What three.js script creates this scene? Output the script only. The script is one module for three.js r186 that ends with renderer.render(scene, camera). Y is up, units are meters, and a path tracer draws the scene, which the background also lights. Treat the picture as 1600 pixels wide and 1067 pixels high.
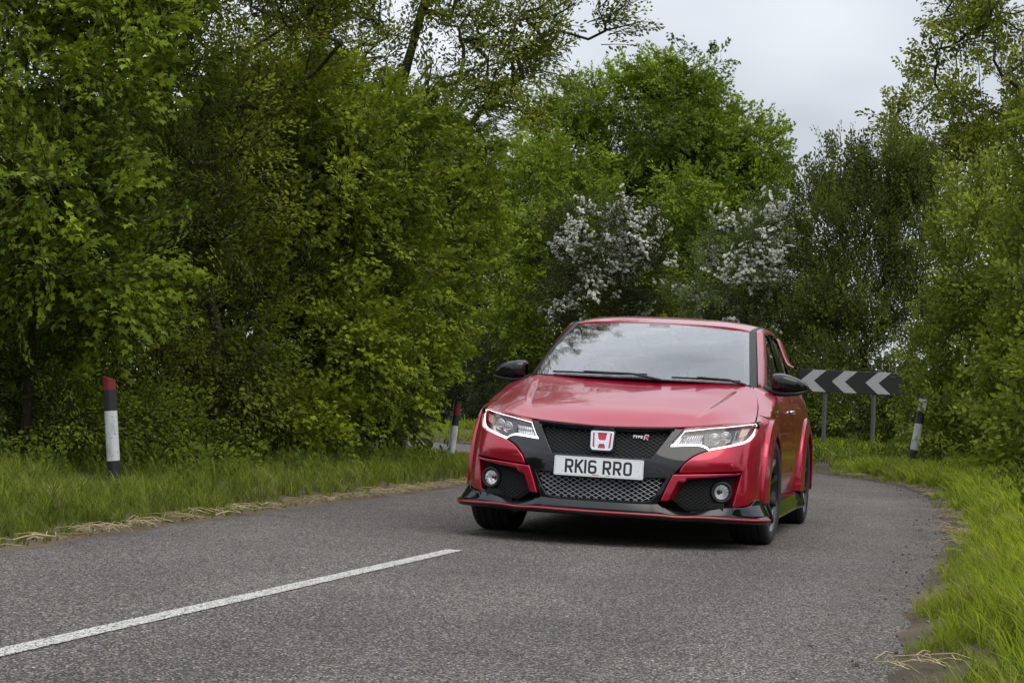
import * as THREE from 'three';
import { mergeGeometries, mergeVertices, toCreasedNormals } from 'three/addons/utils/BufferGeometryUtils.js';
import { RoundedBoxGeometry } from 'three/addons/geometries/RoundedBoxGeometry.js';
import { ImprovedNoise } from 'three/addons/math/ImprovedNoise.js';
import { FontLoader } from 'three/addons/loaders/FontLoader.js';
import { TextGeometry } from 'three/addons/geometries/TextGeometry.js';

// ---------------------------------------------------------------- camera, sky, sun, exposure
const scene = new THREE.Scene();
const camera = new THREE.PerspectiveCamera(19.97, 1024 / 682, 0.1, 900);   // about 68 mm on full frame
camera.position.set(0, 0.771, 0);
camera.rotation.set(0.0337, 0, 0.042);                                     // held low, tilted slightly

const renderer = new THREE.WebGLRenderer({ antialias: true });
renderer.toneMapping = THREE.LinearToneMapping;
renderer.toneMappingExposure = 1.36;
renderer.shadowMap.enabled = true;

const noise3 = new ImprovedNoise();
const fbm = (x, y, z, n = 4) => { let s = 0, a = 0.5, f = 1; for (let i = 0; i < n; i++) { s += a * noise3.noise(x * f, y * f, z * f); a *= 0.5; f *= 2.03; } return s; };
{ // overcast sky: an even layer of cloud, brighter overhead as such a layer is, with soft streaks
  const W = 1024, H = 512, d = new Float32Array(W * H * 4);
  for (let j = 0; j < H; j++) {
    const el = ((j + 0.5) / H - 0.5) * Math.PI, y = Math.sin(el), cy = Math.cos(el);
    for (let i = 0; i < W; i++) {
      const az = ((i + 0.5) / W - 0.5) * 2 * Math.PI, x = Math.cos(az) * cy, z = Math.sin(az) * cy;
      const up = Math.max(y, 0), k = 1 / (up + 0.12);
      const c = fbm(x * k * 1.3 + 3.1, z * k * 1.3, 7.7, 5) + 0.5 * fbm(x * 3 + 9, y * 14, z * 3, 4);
      let L = 0.445 * (1 + 1.7 * up) * (1 + 0.5 * c);
      if (y < 0) L *= 0.55;
      const o = (j * W + i) * 4, g = 0.055 * (1 - 0.8 * c);
      d[o] = L * (0.968 - g * 0.6); d[o + 1] = L; d[o + 2] = L * (1.035 + g); d[o + 3] = 1;
    }
  }
  const t = new THREE.DataTexture(d, W, H, THREE.RGBAFormat, THREE.FloatType);
  t.mapping = THREE.EquirectangularReflectionMapping; t.magFilter = THREE.LinearFilter; t.needsUpdate = true;
  scene.background = t; scene.environment = t;
}
const sun = new THREE.DirectionalLight(0xfff6e8, 1.2);       // the sun behind thin cloud: very soft
sun.name = 'sun';
sun.position.set(16, 40, 4); sun.target.position.set(0, 0, -14);
sun.castShadow = true; sun.shadow.radius = 90; sun.shadow.mapSize.set(2048, 2048);
Object.assign(sun.shadow.camera, { left: -30, right: 30, top: 30, bottom: -30, near: 1, far: 120 });
scene.add(sun, sun.target);
// ---------------------------------------------------------------- helpers
const V = (x, y, z) => new THREE.Vector3(x, y, z);
const { clamp, lerp, smoothstep } = THREE.MathUtils;
function rng(seed) { let a = seed | 0; return () => { a = (a + 0x6d2b79f5) | 0; let t = Math.imul(a ^ (a >>> 15), 1 | a); t = (t + Math.imul(t ^ (t >>> 7), 61 | t)) ^ t; return ((t ^ (t >>> 14)) >>> 0) / 4294967296; }; }
const taken = new Map();
function numbered(n) { const k = taken.get(n) ?? 0; taken.set(n, k + 1); return k ? n + '_' + String(k).padStart(3, '0') : n; }
function tag(o, label, category, group, kind) { Object.assign(o.userData, label && { label }, category && { category }, group && { group }, kind && { kind }); return o; }
function shade(o) { o.castShadow = o.receiveShadow = true; return o; }
function thing(name, label, category, group) { const g = new THREE.Group(); g.name = numbered(name); scene.add(g); return tag(g, label, category, group); }
function part(parent, name, geometry, material, label) { const m = shade(new THREE.Mesh(geometry, material)); m.name = name; parent.add(m); if (label) m.userData.label = label; return m; }
function structure(name, geometry, material) { const m = shade(new THREE.Mesh(geometry, material)); m.name = name; m.userData.kind = 'structure'; scene.add(m); return m; }
const std = (o) => new THREE.MeshStandardMaterial(o), phys = (o) => new THREE.MeshPhysicalMaterial(o);
const lin = (r, g, b) => new THREE.Color().setRGB(r, g, b);

function hermite(xs, ys) {   // smooth curve through a table of numbers
  const n = xs.length, m = xs.map((_, i) => { const a = Math.max(i - 1, 0), b = Math.min(i + 1, n - 1); return (ys[b] - ys[a]) / (xs[b] - xs[a]); });
  return (x) => {
    if (x <= xs[0]) return ys[0] + m[0] * (x - xs[0]);
    if (x >= xs[n - 1]) return ys[n - 1] + m[n - 1] * (x - xs[n - 1]);
    let i = 0; while (x > xs[i + 1]) i++;
    const h = xs[i + 1] - xs[i], t = (x - xs[i]) / h, t2 = t * t, t3 = t2 * t;
    return (2 * t3 - 3 * t2 + 1) * ys[i] + (t3 - 2 * t2 + t) * h * m[i] + (3 * t2 - 2 * t3) * ys[i + 1] + (t3 - t2) * h * m[i + 1];
  };
}
function table2(xs, ys, rows) { const f = rows.map((r) => hermite(ys, r)); return (x, y) => hermite(xs, f.map((g) => g(y)))(x); }
function net(us, ts, rows) {   // rows[t][u] of [x, y, z]
  const f = [0, 1, 2].map((k) => table2(ts, us, rows.map((r) => r.map((p) => p[k]))));
  return (u, t) => V(f[0](t, u), f[1](t, u), f[2](t, u));
}
function smoothLoop(pts, step, closed = true, sharp = 0.62) {   // follows points, rounding the gentle turns and keeping the corners
  const n = pts.length, out = [], P = (i) => closed ? pts[(i + n) % n] : pts[clamp(i, 0, n - 1)], isC = [];
  for (let i = 0; i < n; i++) {
    const a = P(i - 1), b = P(i), c = P(i + 1), d1 = Math.atan2(b[1] - a[1], b[0] - a[0]), d2 = Math.atan2(c[1] - b[1], c[0] - b[0]);
    let t = Math.abs(d2 - d1); if (t > Math.PI) t = 2 * Math.PI - t;
    isC.push(t > sharp || (!closed && (i === 0 || i === n - 1)));
  }
  for (let i = 0; i < (closed ? n : n - 1); i++) {
    const a = P(i), b = P(i + 1), L = Math.hypot(b[0] - a[0], b[1] - a[1]), k = Math.max(1, Math.ceil(L / step));
    const tan = (j) => { const q = P(j), o = P(j - 1), r = P(j + 1); if (isC[(j + n) % n]) return [b[0] - a[0], b[1] - a[1]]; const l = Math.hypot(r[0] - o[0], r[1] - o[1]) || 1; return [(r[0] - o[0]) / l * L, (r[1] - o[1]) / l * L]; };
    const m0 = tan(i), m1 = tan(i + 1);
    for (let s = 0; s < k; s++) {
      const t = s / k, t2 = t * t, t3 = t2 * t, h0 = 2 * t3 - 3 * t2 + 1, h1 = t3 - 2 * t2 + t, h2 = 3 * t2 - 2 * t3, h3 = t3 - t2;
      out.push([0, 1].map((c) => h0 * a[c] + h1 * m0[c] + h2 * b[c] + h3 * m1[c]));
    }
  }
  if (!closed) out.push(pts[n - 1]);
  return out;
}
const area2 = (l) => { let s = 0; for (let i = 0; i < l.length; i++) { const a = l[i], b = l[(i + 1) % l.length]; s += a[0] * b[1] - b[0] * a[1]; } return s / 2; };
const ccw = (l) => area2(l) < 0 ? l.slice().reverse() : l;
function inset(l, r) {   // l runs counter-clockwise; moves every point inwards by r
  const n = l.length;
  return l.map((p, i) => {
    const a = l[(i - 1 + n) % n], b = l[(i + 1) % n], e1 = [p[0] - a[0], p[1] - a[1]], e2 = [b[0] - p[0], b[1] - p[1]], u1 = Math.hypot(...e1) || 1, u2 = Math.hypot(...e2) || 1;
    const n1 = [-e1[1] / u1, e1[0] / u1], n2 = [-e2[1] / u2, e2[0] / u2]; let nx = n1[0] + n2[0], ny = n1[1] + n2[1]; const q = Math.hypot(nx, ny) || 1; nx /= q; ny /= q;
    const s = r / Math.max(0.5, nx * n1[0] + ny * n1[1]);
    return [p[0] + nx * s, p[1] + ny * s];
  });
}
const inside = (l, x, y) => { let c = false; for (let i = 0, j = l.length - 1; i < l.length; j = i++) { const a = l[i], b = l[j]; if ((a[1] > y) !== (b[1] > y) && x < (b[0] - a[0]) * (y - a[1]) / (b[1] - a[1]) + a[0]) c = !c; } return c; };
const MID = V(0, 0.62, -1.2);
function frame(F, a, b, center = MID) {   // position and outward normal of a surface
  const h = 0.002, p = F(a, b), n = F(a + h, b).sub(F(a - h, b)).cross(F(a, b + h).sub(F(a, b - h))).normalize();
  if (n.dot(p.clone().sub(center)) < 0) n.negate();
  return [p, n];
}
// A sheet of material cut to an outline on a surface, with rounded edges that turn down by depth.
function panel(F, outline, o = {}) {
  const { step = 0.025, max = 0.045, round = 0.004, depth = 0.02, gap = 0.0015, holes = [], center = MID, raw = false } = o;
  const loops = [ccw(raw ? outline : smoothLoop(outline, step)), ...holes.map((h) => ccw(raw ? h : smoothLoop(h, step)).slice().reverse())];
  const outer = loops.map((l) => inset(l, gap)), inner = loops.map((l) => inset(l, gap + round));
  const v2 = inner.map((l) => l.map((p) => new THREE.Vector2(...p)));
  let tri = THREE.ShapeUtils.triangulateShape(v2[0], v2.slice(1));
  const pts = inner.flat().map((p) => p.slice());
  for (let pass = 0; pass < 9; pass++) {
    const mid = new Map(), next = [];
    const split = (i, j) => {
      const key = i < j ? i * 1e6 + j : j * 1e6 + i; if (mid.has(key)) return mid.get(key);
      const a = pts[i], b = pts[j]; let r = -1;
      if (Math.hypot(a[0] - b[0], a[1] - b[1]) > max) { r = pts.length; pts.push([(a[0] + b[0]) / 2, (a[1] + b[1]) / 2]); }
      mid.set(key, r); return r;
    };
    let any = false;
    for (const [a, b, c] of tri) {
      const ab = split(a, b), bc = split(b, c), ca = split(c, a), k = (ab >= 0) + (bc >= 0) + (ca >= 0);
      if (k) any = true;
      if (k === 0) next.push([a, b, c]);
      else if (k === 3) next.push([a, ab, ca], [ab, b, bc], [ca, bc, c], [ab, bc, ca]);
      else if (k === 1) { if (ab >= 0) next.push([a, ab, c], [ab, b, c]); else if (bc >= 0) next.push([b, bc, a], [bc, c, a]); else next.push([c, ca, b], [ca, a, b]); }
      else if (ab < 0) next.push([c, ca, bc], [ca, a, bc], [a, b, bc]);
      else if (bc < 0) next.push([a, ab, ca], [ab, b, ca], [b, c, ca]);
      else next.push([b, bc, ab], [bc, c, ab], [c, a, ab]);
    }
    tri = next; if (!any) break;
  }
  const pos = [], nor = [], idx = [];
  for (const p of pts) { const [q, n] = frame(F, p[0], p[1], center); pos.push(q.x, q.y, q.z); nor.push(n.x, n.y, n.z); }
  const at = (i) => V(pos[i * 3], pos[i * 3 + 1], pos[i * 3 + 2]);
  for (const [a, b, c] of tri) {
    const A = at(a), n = at(b).sub(A).cross(at(c).sub(A)), w = V(nor[a * 3] + nor[b * 3] + nor[c * 3], nor[a * 3 + 1] + nor[b * 3 + 1] + nor[c * 3 + 1], nor[a * 3 + 2] + nor[b * 3 + 2] + nor[c * 3 + 2]);
    n.dot(w) >= 0 ? idx.push(a, b, c) : idx.push(a, c, b);
  }
  if (depth > 0) {
    let first = 0;
    loops.forEach((_, k) => {
      const n = inner[k].length, base = pos.length / 3;
      for (let i = 0; i < n; i++) {
        const [p0, n0] = frame(F, ...inner[k][i], center), p1 = F(...outer[k][i]), out = p1.clone().sub(p0); out.addScaledVector(n0, -out.dot(n0)).normalize();
        const e = n0.clone().multiplyScalar(0.7).addScaledVector(out, 0.7).normalize();
        const ring = [[p0, n0], [p1.clone().addScaledVector(n0, -round * 0.35).addScaledVector(out, -round * 0.25), e], [p1.clone().addScaledVector(n0, -round), out], [p1.clone().addScaledVector(n0, -round - depth), out]];
        for (const [p, m] of ring) { pos.push(p.x, p.y, p.z); nor.push(m.x, m.y, m.z); }
      }
      for (let i = 0; i < n; i++) for (let r = 0; r < 3; r++) { const a = base + i * 4 + r, b = base + ((i + 1) % n) * 4 + r; idx.push(a, a + 1, b, b, a + 1, b + 1); }
      first += n;
    });
  }
  return geo(pos, idx, nor);
}
function geo(pos, idx, nor, uv) {
  const g = new THREE.BufferGeometry();
  g.setAttribute('position', new THREE.Float32BufferAttribute(pos, 3));
  if (uv) g.setAttribute('uv', new THREE.Float32BufferAttribute(uv, 2));
  if (idx) g.setIndex(idx);
  if (nor) g.setAttribute('normal', new THREE.Float32BufferAttribute(nor, 3)); else g.computeVertexNormals();
  return g;
}
function mirrorX(g) {
  const m = g.clone(), p = m.attributes.position, n = m.attributes.normal;
  for (let i = 0; i < p.count; i++) { p.setX(i, -p.getX(i)); if (n) n.setX(i, -n.getX(i)); }
  if (m.index) { const a = m.index.array; for (let i = 0; i < a.length; i += 3) { const t = a[i + 1]; a[i + 1] = a[i + 2]; a[i + 2] = t; } }
  else { for (const k of Object.keys(m.attributes)) { const at = m.attributes[k], s = at.itemSize; for (let i = 0; i < at.count; i += 3) for (let c = 0; c < s; c++) { const x = at.array[(i + 1) * s + c]; at.array[(i + 1) * s + c] = at.array[(i + 2) * s + c]; at.array[(i + 2) * s + c] = x; } } }
  return m;
}
function join(list) {
  return mergeGeometries(list.map((g) => { let q = g.index ? g.toNonIndexed() : g.clone(); for (const k of Object.keys(q.attributes)) if (!['position', 'normal'].includes(k)) q.deleteAttribute(k); if (!q.attributes.normal) q.computeVertexNormals(); return q; }));
}
const both = (g) => join([g, mirrorX(g)]);
function loft(rows, closed = false, crease = 0.6) {   // rows of points joined by a skin
  const pos = [], idx = [], n = rows[0].length;
  for (const r of rows) for (const p of r) pos.push(p.x, p.y, p.z);
  for (let j = 0; j < rows.length - 1; j++) for (let i = 0; i < (closed ? n : n - 1); i++) { const a = j * n + i, b = j * n + (i + 1) % n; idx.push(a, b, a + n, b, b + n, a + n); }
  const g = geo(pos, idx);
  return crease ? toCreasedNormals(g, crease) : g;
}
function tube(points, radius, sides = 5, flat = 1) {   // a bent rod; radius may be a function of 0..1
  const pos = [], nor = [], idx = []; let u = V(0, 1, 0);
  const n = points.length, R = typeof radius === 'function' ? radius : () => radius;
  for (let i = 0; i < n; i++) {
    const t = points[Math.min(i + 1, n - 1)].clone().sub(points[Math.max(i - 1, 0)]).normalize();
    if (Math.abs(u.dot(t)) > 0.95) u.set(t.y, t.z, t.x);
    const s = t.clone().cross(u).normalize(); u = s.clone().cross(t).normalize();
    for (let k = 0; k < sides; k++) { const a = (k + 0.5) / sides * 2 * Math.PI, d = s.clone().multiplyScalar(Math.cos(a)).addScaledVector(u, Math.sin(a) * flat), q = points[i].clone().addScaledVector(d, R(i / (n - 1))); pos.push(q.x, q.y, q.z); d.normalize(); nor.push(d.x, d.y, d.z); }
  }
  for (let i = 0; i < n - 1; i++) for (let k = 0; k < sides; k++) { const a = i * sides + k, b = i * sides + (k + 1) % sides; idx.push(a, a + sides, b, b, a + sides, b + sides); }
  for (let k = 1; k < sides - 1; k++) { idx.push(0, k, k + 1); const e = (n - 1) * sides; idx.push(e, e + k + 1, e + k); }
  return geo(pos, idx, nor);
}
function lattice(F, outline, w, h, r, lift, a0 = 0, b0 = 0, skip = () => false) {   // crossing wires laid on a surface inside an outline
  const l = ccw(smoothLoop(outline, 0.03)), xs = l.map((p) => p[0]), ys = l.map((p) => p[1]), x0 = Math.min(...xs), x1 = Math.max(...xs), y0 = Math.min(...ys), y1 = Math.max(...ys), out = [];
  const k = h / w, span = (y1 - y0) / k;
  for (const s of [1, -1]) for (let c = Math.floor((x0 - span - a0) / w) * w + a0; c < x1 + span; c += w) {
    let run = [];
    const flush = () => { if (run.length > 2) out.push(tube(run, r, 4)); run = []; };
    for (let y = y0; y <= y1 + 0.004; y += h / 4) {
      const x = s > 0 ? c + (y - b0) / k : c - (y - b0) / k;
      if (inside(l, x, y) && !skip(x, y)) { const [p, n] = frame(F, x, y); run.push(p.addScaledVector(n, lift)); } else flush();
    }
    flush();
  }
  return join(out);
}
function pixels(w, h, f, srgb = true) {   // a computed texture
  const d = new Uint8Array(w * h * 4);
  for (let j = 0; j < h; j++) for (let i = 0; i < w; i++) { const c = f(i, j), o = (j * w + i) * 4; d[o] = clamp(c[0], 0, 1) * 255; d[o + 1] = clamp(c[1], 0, 1) * 255; d[o + 2] = clamp(c[2], 0, 1) * 255; d[o + 3] = 255; }
  const t = new THREE.DataTexture(d, w, h); t.wrapS = t.wrapT = THREE.RepeatWrapping; t.magFilter = THREE.LinearFilter; t.minFilter = THREE.LinearMipmapLinearFilter; t.generateMipmaps = true; t.needsUpdate = true;
  if (srgb) t.colorSpace = THREE.SRGBColorSpace;
  return t;
}
// ---------------------------------------------------------------- ground and road
// the two edges of the road, point by point, from behind the camera round the bend to the left
const pairs = [[-8.4, 20, -4.9, 20], [-5.2, 5, -1.46, 5], [-4.15, 0, -0.24, 0], [-3.3, -4, 0.74, -4], [-2.37, -9.17, 2.0, -9.2], [-1.66, -12.95, 2.95, -13], [-0.38, -18.86, 4.2, -19], [0.25, -22.5, 4.72, -22.5], [0.45, -25.5, 4.84, -25.4], [0.2, -28, 4.53, -28.45], [-0.5, -30, 3.8, -32], [-2, -31.8, 2.2, -35.5], [-5, -33.2, -1, -38.3], [-12, -34.6, -8, -40.3], [-30, -35.5, -30, -41.5]];
const edgeCurve = (k) => new THREE.CatmullRomCurve3(pairs.map((p) => V(p[k], 0, p[k + 1])), false, 'centripetal');
const NE = 420, leftEdge = edgeCurve(0).getPoints(NE), rightEdge = edgeCurve(2).getPoints(NE);
for (let i = 0; i <= NE; i++) {   // broken, uneven margins
  const l = leftEdge[i], r = rightEdge[i];
  l.x += 0.05 * fbm(l.x * 1.7, l.z * 1.7, 3); r.x += 0.1 * fbm(r.x * 1.5, r.z * 1.5, 8) + 0.05 * fbm(r.x * 6, r.z * 6, 2);
}
const roadLoop = [...leftEdge.map((p) => [p.x, p.z]), ...rightEdge.slice().reverse().map((p) => [p.x, p.z])];
function nearest(e, x, z) { let b = 1e9; for (let i = 0; i < e.length - 1; i++) { const p = e[i], q = e[i + 1], dx = q.x - p.x, dz = q.z - p.z, t = clamp(((x - p.x) * dx + (z - p.z) * dz) / (dx * dx + dz * dz), 0, 1), d = (x - p.x - t * dx) ** 2 + (z - p.z - t * dz) ** 2; if (d < b) b = d; } return Math.sqrt(b); }
function where(x, z) {   // distance outside the road: +left verge, and which side
  const l = nearest(leftEdge, x, z), r = nearest(rightEdge, x, z), inn = inside(roadLoop, x, z);
  return { d: Math.min(l, r) * (inn ? -1 : 1), left: l < r };
}
function groundY(x, z, w = where(x, z)) {
  const { d, left } = w, n = 0.05 * fbm(x * 0.8, z * 0.8, 5) + 0.02 * fbm(x * 3, z * 3, 1);
  if (d < 0) return -0.03 * smoothstep(-d, 0, 0.15) - 0.005;
  const k = smoothstep(d, 0, 0.7);
  return -0.005 + (left ? (0.04 * k + 0.05 * smoothstep(d, 0.6, 3)) * (1 - 0.9 * smoothstep(-z, 21, 26)) : 0.07 * k + 0.2 * smoothstep(d, 0.5, 3.2)) + n * k + (d > 8 ? 0.02 * (d - 8) * 0.2 : 0);
}
{
  const span = (lo, hi, st, far) => { const a = []; for (let v = lo; v <= hi + 1e-6; v += st) a.push(v); let s = st; let v = lo; while (v > -far) { s *= 1.5; v -= s; a.unshift(v); } s = st; v = hi; while (v < far) { s *= 1.5; v += s; a.push(v); } return a; };
  const xs = span(-8, 10, 0.22, 420), zs = span(-46, 4, 0.25, 420), pos = [], col = [], uv = [], idx = [];
  for (const z of zs) for (const x of xs) {
    const w = where(x, z); pos.push(x, groundY(x, z, w), z); uv.push(x / 2, z / 2);
    const t = clamp(0.5 + fbm(x * 1.3, z * 1.3, 2) * 1.6, 0, 1), e = smoothstep(w.d, 0.1, 0.5) * smoothstep(0.5 + fbm(x * 2.3, z * 2.3, 11), 0.25, 0.6), far = smoothstep(Math.max(Math.abs(x), Math.abs(z) - 20), 30, 60);
    const soil = !w.left && w.d < 0.55 && fbm(x * 4, z * 4, 30) > -0.12 ? 0.55 : 1, c = [lerp(0.15 * soil, 0.07, e), lerp(0.115 * soil, 0.07, e), lerp(0.075 * soil, 0.03, e)].map((v, i) => lerp(v * lerp(0.75, 1.15, t), [0.05, 0.075, 0.022][i], far));
    col.push(...c);
  }
  const n = xs.length; for (let j = 0; j < zs.length - 1; j++) for (let i = 0; i < n - 1; i++) { const a = j * n + i; idx.push(a, a + n, a + 1, a + 1, a + n, a + n + 1); }
  const g = geo(pos, idx, null, uv); g.setAttribute('color', new THREE.Float32BufferAttribute(col, 3));
  const R = rng(5), spots = Float32Array.from({ length: 512 * 512 }, () => R());
  structure('ground', g, std({ vertexColors: true, roughness: 1, map: pixels(512, 512, (i, j) => { const v = 0.72 + 0.2 * spots[j * 512 + i] + 0.12 * spots[(j >> 2) * 512 + (i >> 2)]; return [v, v * 0.97, v * 0.93]; }), bumpMap: pixels(512, 512, (i, j) => { const v = 0.5 * spots[j * 512 + i] + 0.5 * spots[(j >> 2) * 512 + (i >> 2)]; return [v, v, v]; }, false), bumpScale: 0.012 }));
}
// surface dressing: chippings of several greys bedded in dark binder, tiling every 3 m
const SZ = 2048, stone = (() => {
  const R = rng(77), h = new Float32Array(SZ * SZ), tone = new Float32Array(SZ * SZ), hue = new Float32Array(SZ * SZ);
  for (let i = 0; i < SZ * SZ; i++) { h[i] = 0.12 * R(); tone[i] = 0.24 + 0.1 * R(); }
  for (let k = 0; k < 230000; k++) {
    const cx = R() * SZ, cy = R() * SZ, r = 1.8 + 2.6 * R() * R() + 0.7 * R(), th = R() * Math.PI, e = 0.6 + 0.4 * R(), t = 0.3 + 0.3 * R() + (R() < 0.1 ? 0.26 * R() : 0) - (R() < 0.14 ? 0.16 : 0), hu = R() - 0.5, top = 0.55 + 0.45 * R(), c = Math.cos(th), s = Math.sin(th);
    for (let y = Math.floor(cy - r); y <= cy + r; y++) for (let x = Math.floor(cx - r); x <= cx + r; x++) {
      const dx = x - cx, dy = y - cy, u = (dx * c + dy * s) / r, v = (-dx * s + dy * c) / (r * e), q = u * u + v * v; if (q > 1) continue;
      const o = ((y + SZ) % SZ) * SZ + (x + SZ) % SZ, z = top * (1 - q * q * 0.5); if (z > h[o]) { h[o] = z; tone[o] = t; hue[o] = hu; }
    }
  }
  return { h, tone, hue };
})();
const roadMap = pixels(SZ, SZ, (i, j) => { const o = j * SZ + i, t = 1.17 * stone.tone[o] * (0.54 + 0.46 * stone.h[o]), u = stone.hue[o]; return [t * (1.05 + 0.1 * u), t * (1 + 0.03 * u), t * (0.945 - 0.08 * u)]; });
const roadBump = pixels(SZ, SZ, (i, j) => { const v = stone.h[j * SZ + i]; return [v, v, v]; }, false);
{
  const pos = [], uv = [], col = [], idx = [], NA = 26;
  for (let i = 0; i <= NE; i++) for (let k = 0; k <= NA; k++) {
    const t = k / NA, l = leftEdge[i], r = rightEdge[i], x = lerp(l.x, r.x, t), z = lerp(l.z, r.z, t);
    const edge = Math.min(t, 1 - t);
    pos.push(x, 0.002 * fbm(x * 2, z * 2, 4) * smoothstep(edge, 0, 0.2) - 0.012 * (1 - smoothstep(edge, 0, 0.03)), z); uv.push((x * 0.97 + z * 0.24) / 3, (z * 0.97 - x * 0.24) / 3);
    const wear = Math.exp(-(((t - 0.62) / 0.05) ** 2)) + Math.exp(-(((t - 0.88) / 0.05) ** 2)) + 0.7 * Math.exp(-(((t - 0.14) / 0.05) ** 2)) + 0.7 * Math.exp(-(((t - 0.38) / 0.06) ** 2));
    const dirt = smoothstep(fbm(x * 2.1, z * 2.1, 6) + 0.5 - 5 * Math.max(0, (1 - t) - 0.02), 0.3, 0.75) * (t > 0.8 ? 1 : 0) + smoothstep(fbm(x * 2.1, z * 2.1, 6) + 0.5 - 8 * t, 0.3, 0.7);
    const v = 0.82 + 0.13 * wear + 0.5 * fbm(x * 0.5, z * 0.35, 9) + 0.24 * fbm(x * 3.2, z * 3.2, 1) + 0.16 * fbm(x * 9, z * 9, 3, 2);
    col.push(lerp(v, 0.62, dirt * 0.8), lerp(v * 0.985, 0.56, dirt * 0.8), lerp(v * 0.985, 0.48, dirt * 0.8));
  }
  for (let i = 0; i < NE; i++) for (let k = 0; k < NA; k++) { const a = i * (NA + 1) + k, b = a + NA + 1; idx.push(a, a + 1, b, a + 1, b + 1, b); }
  const g = geo(pos, idx, null, uv); g.setAttribute('color', new THREE.Float32BufferAttribute(col, 3));
  structure('road', g, std({ map: roadMap, bumpMap: roadBump, bumpScale: 0.011, roughness: 0.85, vertexColors: true }));
}
{ // worn centre line: paint lying on the tops of the chippings
  const A = [-1.82, -4.1], B = [-0.255, -10.29], L = Math.hypot(B[0] - A[0], B[1] - A[1]), dx = (B[0] - A[0]) / L, dz = (B[1] - A[1]) / L, hw = 0.05, pos = [], uv = [], idx = [], n = 60;
  for (let i = 0; i <= n; i++) for (const s of [-1, 1]) { const t = i / n * L, x = A[0] + dx * t - dz * hw * s, z = A[1] + dz * t + dx * hw * s; pos.push(x, 0.0045, z); uv.push((s + 1) / 2, t / L); }
  for (let i = 0; i < n; i++) { const a = i * 2; idx.push(a, a + 1, a + 2, a + 1, a + 3, a + 2); }
  const R = rng(3), wear = Float32Array.from({ length: 64 * 2048 }, () => R());
  const lineTex = (f) => { const t = pixels(64, 2048, f, false); t.wrapS = t.wrapT = THREE.ClampToEdgeWrapping; return t; };
  const grit = (i, j) => 0.5 * wear[j * 64 + i] + 0.9 * wear[(j >> 2) * 64 + (i >> 1)];
  const alpha = lineTex((i, j) => { const u = i / 63, e = Math.min(u, 1 - u), v = grit(i, j) + 0.35 * smoothstep(e, 0, 0.12) - 0.9 * (1 - smoothstep(e, 0, 0.05)) + 0.35 * fbm(i / 16, j / 40, 3); const a = v > 0.86 ? 1 : 0; return [a, a, a]; });
  const tint2 = pixels(64, 2048, (i, j) => { const v = 0.66 + 0.16 * wear[(j >> 1) * 64 + (i >> 1)]; return [v, v * 0.99, v * 0.96]; });
  structure('road_marking', geo(pos, idx, null, uv), std({ map: tint2, alphaMap: alpha, alphaTest: 0.5, roughness: 0.8 }));
}
// ---------------------------------------------------------------- posts and sign
function marker(label, base, top, bands, rad = 0.052, slant = 0.25) {   // bands: [from, to, material, name] as shares of the height
  const t = thing('marker_post', label, 'post', 'roadside marker posts'), b = V(...base), d = V(...top).sub(b), H = d.length();
  t.position.copy(b); t.quaternion.setFromUnitVectors(V(0, 1, 0), d.normalize());
  for (const [f0, f1, m, name] of bands) {
    const last = f1 >= 1, g = new THREE.CylinderGeometry(rad, rad, (f1 - f0) * H, 20, 6, false).translate(0, (f0 + f1) / 2 * H, 0), p = g.attributes.position;
    if (last) for (let i = 0; i < p.count; i++) { const y = p.getY(i), k = (y - f0 * H) / ((f1 - f0) * H); if (k > 0.5) p.setY(i, y - (k - 0.5) * 2 * (p.getX(i) / rad + 1) * 0.5 * slant * rad * 2.4); }
    g.computeVertexNormals();
    part(t, name, toCreasedNormals(g, 0.7), m);
  }
  return t;
}
const grime = (r, g, b, seed, amt) => { const R = rng(seed), s = Float32Array.from({ length: 128 * 128 }, () => R()); return std({ roughness: 0.55, map: pixels(128, 128, (i, j) => { const spot = smoothstep(fbm(i / 9, j / 9, seed), 0.22, 0.4) * amt, v = 0.9 + 0.1 * s[j * 128 + i] - 0.18 * Math.max(0, fbm(i / 30, j / 60, seed + 3)) * 2, c = [r, g, b].map((x) => lin(0, 0, 0).setRGB(x, x, x).convertLinearToSRGB().r); return c.map((x, q) => lerp(x * v, [0.25, 0.24, 0.2][q], spot)); }) }); };
const pBlack = grime(0.016, 0.016, 0.018, 4, 0.25), pWhite = grime(0.62, 0.64, 0.66, 9, 0.75), pRed = grime(0.2, 0.008, 0.012, 6, 0.2), pWhiteR = grime(0.5, 0.52, 0.54, 14, 0.5);
marker('red-topped black and white marker post on the left verge', [-3.03, -0.02, -15.08], [-3.125, 0.885, -15.08], [[0, 0.27, pBlack, 'black_foot'], [0.27, 0.695, pWhite, 'white_band'], [0.695, 0.875, pBlack, 'black_band'], [0.875, 1, pRed, 'red_cap']], 0.05, 0.35);
marker('leaning black-capped marker post with red band, beside the car', [-0.86, -0.12, -29.2], [-0.775, 0.835, -29.2], [[0, 0.14, pBlack, 'black_foot'], [0.14, 0.6, pWhite, 'white_band'], [0.6, 0.77, pBlack, 'black_band'], [0.77, 0.945, pRed, 'red_band'], [0.945, 1, pBlack, 'black_cap']], 0.055, 0.1);
marker('short black and white marker post half hidden in the left hedge', [-1.64, -0.1, -30.2], [-1.62, 0.5, -30.2], [[0, 0.46, pBlack, 'black_foot'], [0.46, 0.58, pWhite, 'white_band'], [0.58, 0.64, pBlack, 'black_band'], [0.64, 0.8, pWhite, 'white_band'], [0.8, 1, pBlack, 'black_cap']], 0.055, 0.1);
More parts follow.
